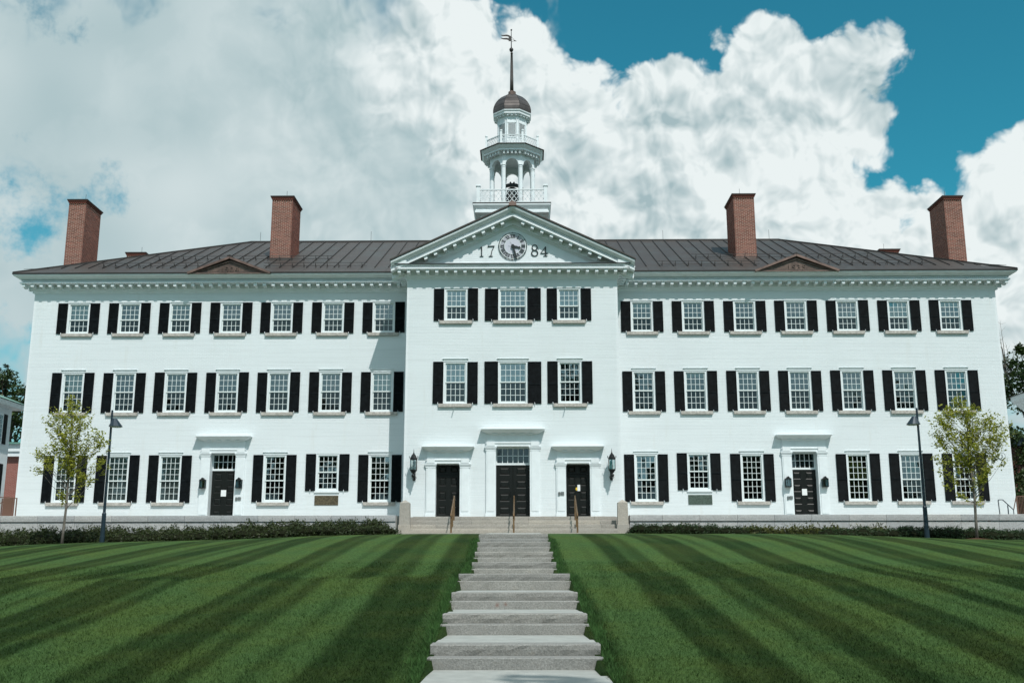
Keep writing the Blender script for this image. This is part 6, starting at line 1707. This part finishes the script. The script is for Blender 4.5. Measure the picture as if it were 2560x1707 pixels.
def build_bushes():
    core = MB().lathe([(0.3, 0), (0.72, 0.15), (0.78, 0.4), (0.6, 0.65), (0.25, 0.8), (0.02, 0.84)], (0, 0, 0), 10).mesh('bush_core', mat('bush_inner_shade', (0.012, 0.014, 0.007), 0.95, 0, 0.05))  # solid dark blob: the shade inside a bush put into its colour
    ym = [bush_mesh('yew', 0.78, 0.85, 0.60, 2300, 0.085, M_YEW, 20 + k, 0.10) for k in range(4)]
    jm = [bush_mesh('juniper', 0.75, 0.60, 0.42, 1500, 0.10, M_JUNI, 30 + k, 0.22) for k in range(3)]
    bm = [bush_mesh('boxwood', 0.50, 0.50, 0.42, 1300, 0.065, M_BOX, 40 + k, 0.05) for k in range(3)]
    r = random.Random(4); made = {}
    ORD = 'first second third fourth fifth sixth seventh eighth ninth tenth eleventh twelfth thirteenth fourteenth fifteenth sixteenth seventeenth eighteenth nineteenth twentieth twenty-first twenty-second twenty-third twenty-fourth'.split()
    def bush(name, meshes, x, y, s, hs, lab, group, cat='bush'):
        z = float(gz(x, y)) - 0.04
        o = put(name, r.choice(meshes), None, loc=(x, y, z), rot=r.uniform(0, 6.28), label=lab, cat=cat, group=group); o.scale = (s, s, hs)
        made.setdefault(group, []).append(o)
        c = put('twigs', core, o, loc=(x, y, z)); c.rotation_euler = (0, 0, 0); c.location = (0, 0, 0)  # the dark core, painted shade rather than separate twigs
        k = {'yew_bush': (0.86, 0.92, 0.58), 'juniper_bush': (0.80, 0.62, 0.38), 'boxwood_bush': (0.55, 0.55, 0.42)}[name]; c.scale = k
    i = 0
    x = -25.0
    while x < -5.0:
        for row, yy in enumerate((-2.75, -3.75)):
            xx = x + row * 0.5
            if xx > -5.05: continue
            bush('yew_bush', ym, xx + r.uniform(-0.1, 0.1), yy + r.uniform(-0.1, 0.1), 1.0, (r.uniform(1.0, 1.2) if row == 0 else r.uniform(0.74, 0.86)) - 0.06 + 0.34 * min(1, (-xx - 5) / 15),
                 'tall dark green yew in the back row against the west terrace wall' if row == 0 else 'low dark green yew in the front row of the west planting bed',
                 'yews in the back row of the west bed' if row == 0 else 'yews in the front row of the west bed')
        x += 1.02
    x = 5.2
    while x < 10.0:
        bush('boxwood_bush', bm, x + r.uniform(-.06, .06), -2.9, 1.05, r.uniform(0.95, 1.15), 'small rounded green bush in the bed between the east stone post and the junipers', 'rounded bushes beside the east stone post'); x += 0.56
    x = 9.6
    while x < 15.2:
        bush('juniper_bush', jm, x + r.uniform(-.1, .1), -2.65, 1.0, r.uniform(0.9, 1.2), 'spreading yellow green juniper against the east terrace wall', 'junipers against the east terrace wall'); x += 0.85
    x = 12.5
    while x < 25:
        bush('boxwood_bush', bm, x + r.uniform(-.08, .08), -3.6 + r.uniform(-.12, .12), 1.15, r.uniform(1.0, 1.25), 'leafy dark green bush in the outer part of the east bed', 'leafy bushes in the outer east bed')
        if x > 15.3: bush('boxwood_bush', bm, x + 0.3, -2.8 + r.uniform(-.1, .1), 1.2, r.uniform(1.0, 1.3), 'dark green bush behind the front row of the outer east bed', 'bushes behind the front row of the outer east bed')
        x += 0.62
    what = {'yews in the back row of the west bed': ('tall dark green yew, %s from the west stone post, against the terrace wall', -1),
            'yews in the front row of the west bed': ('low dark green yew, %s from the west stone post, front row', -1),
            'rounded bushes beside the east stone post': ('small rounded green bush, %s from the east stone post', 1),
            'junipers against the east terrace wall': ('spreading yellow green juniper, %s from the east stone post', 1),
            'leafy bushes in the outer east bed': ('leafy dark green bush, %s from the white ramp kerb start, front row east', 1),
            'bushes behind the front row of the outer east bed': ('dark green bush, %s beyond the last juniper, row along the east wall', 1)}
    for grp, os_ in made.items():
        lab, sg = what[grp]
        for i, o in enumerate(sorted(os_, key=lambda q: q.location.x * sg)): o['label'] = lab % ORD[min(i, 23)]
    # planting beds
    def bed(x0, x1, y0, y1, lift=0.012):
        n = 40; vs = []
        for i in range(n + 1):
            xx = x0 + (x1 - x0) * i / n
            for yy in (y0 + 0.06 * sin(i * 1.7), y1): vs.append((xx, yy, float(gz(xx, yy)) + lift))
        return MB().add(vs, [(2 * i, 2 * i + 2, 2 * i + 3, 2 * i + 1) for i in range(n)])
    put('planting_bed', bed(-27, -4.72, -4.45, -1.84).mesh('planting_bed', M_MULCH), None, kind='structure'); put('planting_bed', bed(4.85, 27, -4.2, -1.84).mesh('planting_bed', M_MULCH), None, kind='structure')
    x0, x1 = 9.35, 15.6
    mb = MB()
    for i in range(12):
        a, b = x0 + (x1 - x0) * i / 12, x0 + (x1 - x0) * (i + 1) / 12; za = float(gz(a, -3.3)); mb.box(a, b, -3.42, -3.22, za - 0.1, za + 0.05 + 0.075 * i / 12 )
    put('ramp_kerb', mb.mesh('ramp_kerb', mat('white_kerb_concrete', (0.62, 0.68, 0.68), 0.8)), None, kind='structure')


build_bushes()


def big_tree(name, x, y, z0, H, blobs, label, m, n, size, seed, conifer=False, group=None, bark=None):
    rg = np.random.default_rng(seed); r = random.Random(seed)
    root = thing(name, label, 'tree', (x, y, z0), group)
    base = Vector((x, y, z0)); bark = bark or M_BARKD
    top = H * (0.96 if conifer else 0.75)
    part('trunk', MB().tube([base, base + Vector((0.1, 0, top * 0.4)), base + Vector((0, 0.1, top))], [H * 0.022, H * 0.014, H * 0.003], 10), bark, root, smooth=True)
    C = []; br = MB()
    if conifer:
        k = 0; z = H * 0.12
        while z < H * 0.98:
            rad = (1 - z / H) * H * 0.20 + 0.15
            for j in range(7):
                a = r.uniform(0, 2 * pi); L = rad * r.uniform(0.75, 1.1); d = Vector((cos(a), sin(a), -0.12))
                s = base + Vector((0, 0, z)); e = s + d * L + Vector((0, 0, 0.12 * L)); br.tube([s, s.lerp(e, 0.5) - Vector((0, 0, 0.05 * L)), e], [0.05, 0.03, 0.01], 4, False)
                for q in range(int(n * L / 11)):
                    f = r.random() ** 0.7; w = 0.20 * L * (1.15 - f) + 0.05
                    c = s.lerp(e, f) + Vector((r.gauss(0, w), r.gauss(0, w), r.gauss(-0.06, 0.07))); C.append(tuple(c))
            z += H * 0.028
    else:
        for (bx, by, bz, rr) in blobs:
            c0 = Vector((bx, by, bz)); s0 = Vector((0, 0, min(bz - rr * 0.4, top * 0.95) * r.uniform(0.5, 0.8)))
            br.tube([base + s0, base + s0.lerp(c0, 0.5) + Vector((0, 0, 0.3)), base + c0], [0.12 + 0.03 * rr, 0.07, 0.03], 6, False)
            ncl = int(10 + rr * rr * 5)
            for q in range(ncl):
                u = rg.normal(size=3); u /= np.linalg.norm(u); cc = c0 + Vector(u) * rr * (0.45 + 0.55 * r.random()); cr = rr * r.uniform(0.16, 0.34) + 0.15
                br.tube([base + c0.lerp(cc, 0.2), base + cc], [0.03, 0.008], 4, False)
                mm = int(n * (cr ** 2) * 1.3) + 14
                P = rg.normal(size=(mm, 3)); P /= np.linalg.norm(P, axis=1)[:, None]; P *= (cr * rg.uniform(0.35, 1.0, mm) ** 0.5)[:, None]; P[:, 2] *= 0.7
                C += [tuple(base + cc + Vector(p)) for p in P]
    part('branches', br, bark, root, kind='stuff')
    put('leaves', leaf_mesh('leaves', np.array(C), size, m, 0.3 if not conifer else 0.1, 0.6 if not conifer else 0.28), root, kind='stuff')
    return root


def build_far_trees():
    rb = random.Random(9)
    def crown(H, W, n, lowest=0.3):
        return [(rb.uniform(-1, 1) * W * 0.75, rb.uniform(-1, 1) * W * 0.6, H * rb.uniform(lowest, 0.88), W * rb.uniform(0.30, 0.46)) for _ in range(n)]
    big_tree('conifer_tree', -42.5, 40, 4.2, 16.2, None, 'dark pointed conifer rising behind the west neighbour', M_LEAFC, 300, 0.34, 51, conifer=True)
    big_tree('conifer_tree', -40.9, 45, 4.2, 16.6, None, 'dark conifer close behind the west end of the hall', M_LEAFC, 300, 0.34, 52, conifer=True)
    big_tree('broad_tree', -44.5, 42, 4.2, 17, crown(17.2, 4.4, 20, 0.18), 'dense dark green tree behind the white west neighbour', M_LEAFD, 60, 0.30, 53)
    big_tree('broad_tree', -40.5, 37, 4.2, 15.5, crown(15.6, 3.4, 18, 0.12), 'dark green tree behind the red brick house in the west gap', M_LEAFD, 60, 0.30, 54)
    big_tree('broad_tree', 42.5, 40, 4.2, 19, [(-2.3, 0, 14.6, 1.7), (-0.4, 0, 14.9, 1.5), (1.6, 1, 14.0, 1.9), (-1.6, 0, 12.6, 1.9), (1.0, 0, 12.0, 1.8), (-2.5, 1, 10.2, 0.9), (-1.0, 0, 9.0, 1.6), (1.5, 0, 9.4, 1.7), (3.5, 0, 13, 2), (4, 0, 10, 2.2), (-2.0, 0, 7.0, 1.9), (1, 0, 6.2, 2), (-0.9, 0, 16.6, 0.45), (-0.2, 0, 16.2, 0.3)],
             'tall open green tree with bare twigs above the east portico', M_LEAFD, 46, 0.34, 55)
    big_tree('broad_tree', 40.0, 47, 4.2, 12.5, crown(10.5, 4.5, 11, 0.2), 'dark shady tree behind the low green roofed house', M_LEAFD, 55, 0.32, 56)
    big_tree('broad_tree', 34.8, 25.5, 4.6, 8.0, crown(7.4, 3.2, 26, 0.08), 'low dark leafy tree filling the gap below the east green roof', M_LEAFD, 150, 0.24, 57)
    tw = MB(); base = Vector((40.3, 40, 19.5))
    for i in range(9):
        a = rb.uniform(-0.7, 0.7); e = base + Vector((a * 1.6, rb.uniform(-.3, .3), rb.uniform(1.6, 3.6))); m = base.lerp(e, 0.5) + Vector((rb.uniform(-.2, .2), 0, 0)); tw.tube([base + Vector((0, 0, -1.5)), m, e], [0.05, 0.025, 0.008], 4, False)
        for j in range(4): f = rb.uniform(0.4, 1); p = m.lerp(e, f); tw.tube([p, p + Vector((rb.uniform(-.5, .5), 0, rb.uniform(0.1, .5)))], [0.012, 0.004], 3, False)
    t = thing('bare_sapling_top', 'bare grey twigs above the open tree at the east corner', 'branch', (40.3, 40, 18)); part('twigs', tw, M_BARK, t)
    # the trees of the green behind the photographer, seen in the window panes; one of them shades the foot of the steps
    src = big_tree('elm_tree', -26, -96, 0.9, 24, crown(24, 8.5, 15, 0.28), 'third westernmost elm across the green, mirrored in the window panes', M_LEAFD, 8, 0.75, 60, group='elms across the green')
    def clone(x, y, rot, s, w):
        o = src.copy(); o['label'] = w + ' elm across the green, mirrored in the window panes'; COL.objects.link(o); o.location = (x, y, 0.9); o.rotation_euler = (0, 0, rot); o.scale = (s, s, s)
        for ch in list(src.children): c = ch.copy(); COL.objects.link(c); c.parent = o
    for x, y, rot, s, w in ((-44, -92, 1, 1.0, 'second westernmost'), (-9, -104, 2.2, 0.85, 'smaller, west of the centre line'), (9, -108, 3.1, 0.8, 'smallest, east of the centre line'), (27, -98, 4.0, 0.95, 'third easternmost'), (46, -94, 5.1, 1.05, 'second easternmost'), (-64, -98, 0.4, 1.1, 'westernmost'), (66, -99, 2.9, 1.0, 'easternmost')): clone(x, y, rot, s, w)
    big_tree('elm_tree', 7.6, -52.5, 1.1, 25, [(0, 0, 20, 3.2), (-2.4, 1.2, 18, 2.2), (2.2, 1.2, 19, 2.4), (0, 3.2, 21.5, 2.0), (-1.2, -2, 17, 2.5), (2.5, -2, 16, 2.4), (-3.4, 2.6, 21, 1.2), (3.9, 2.4, 20.5, 1.4)], 'tall elm beside the foot of the steps that shades the lowest landing', M_LEAFD, 9, 0.45, 61)


build_far_trees()
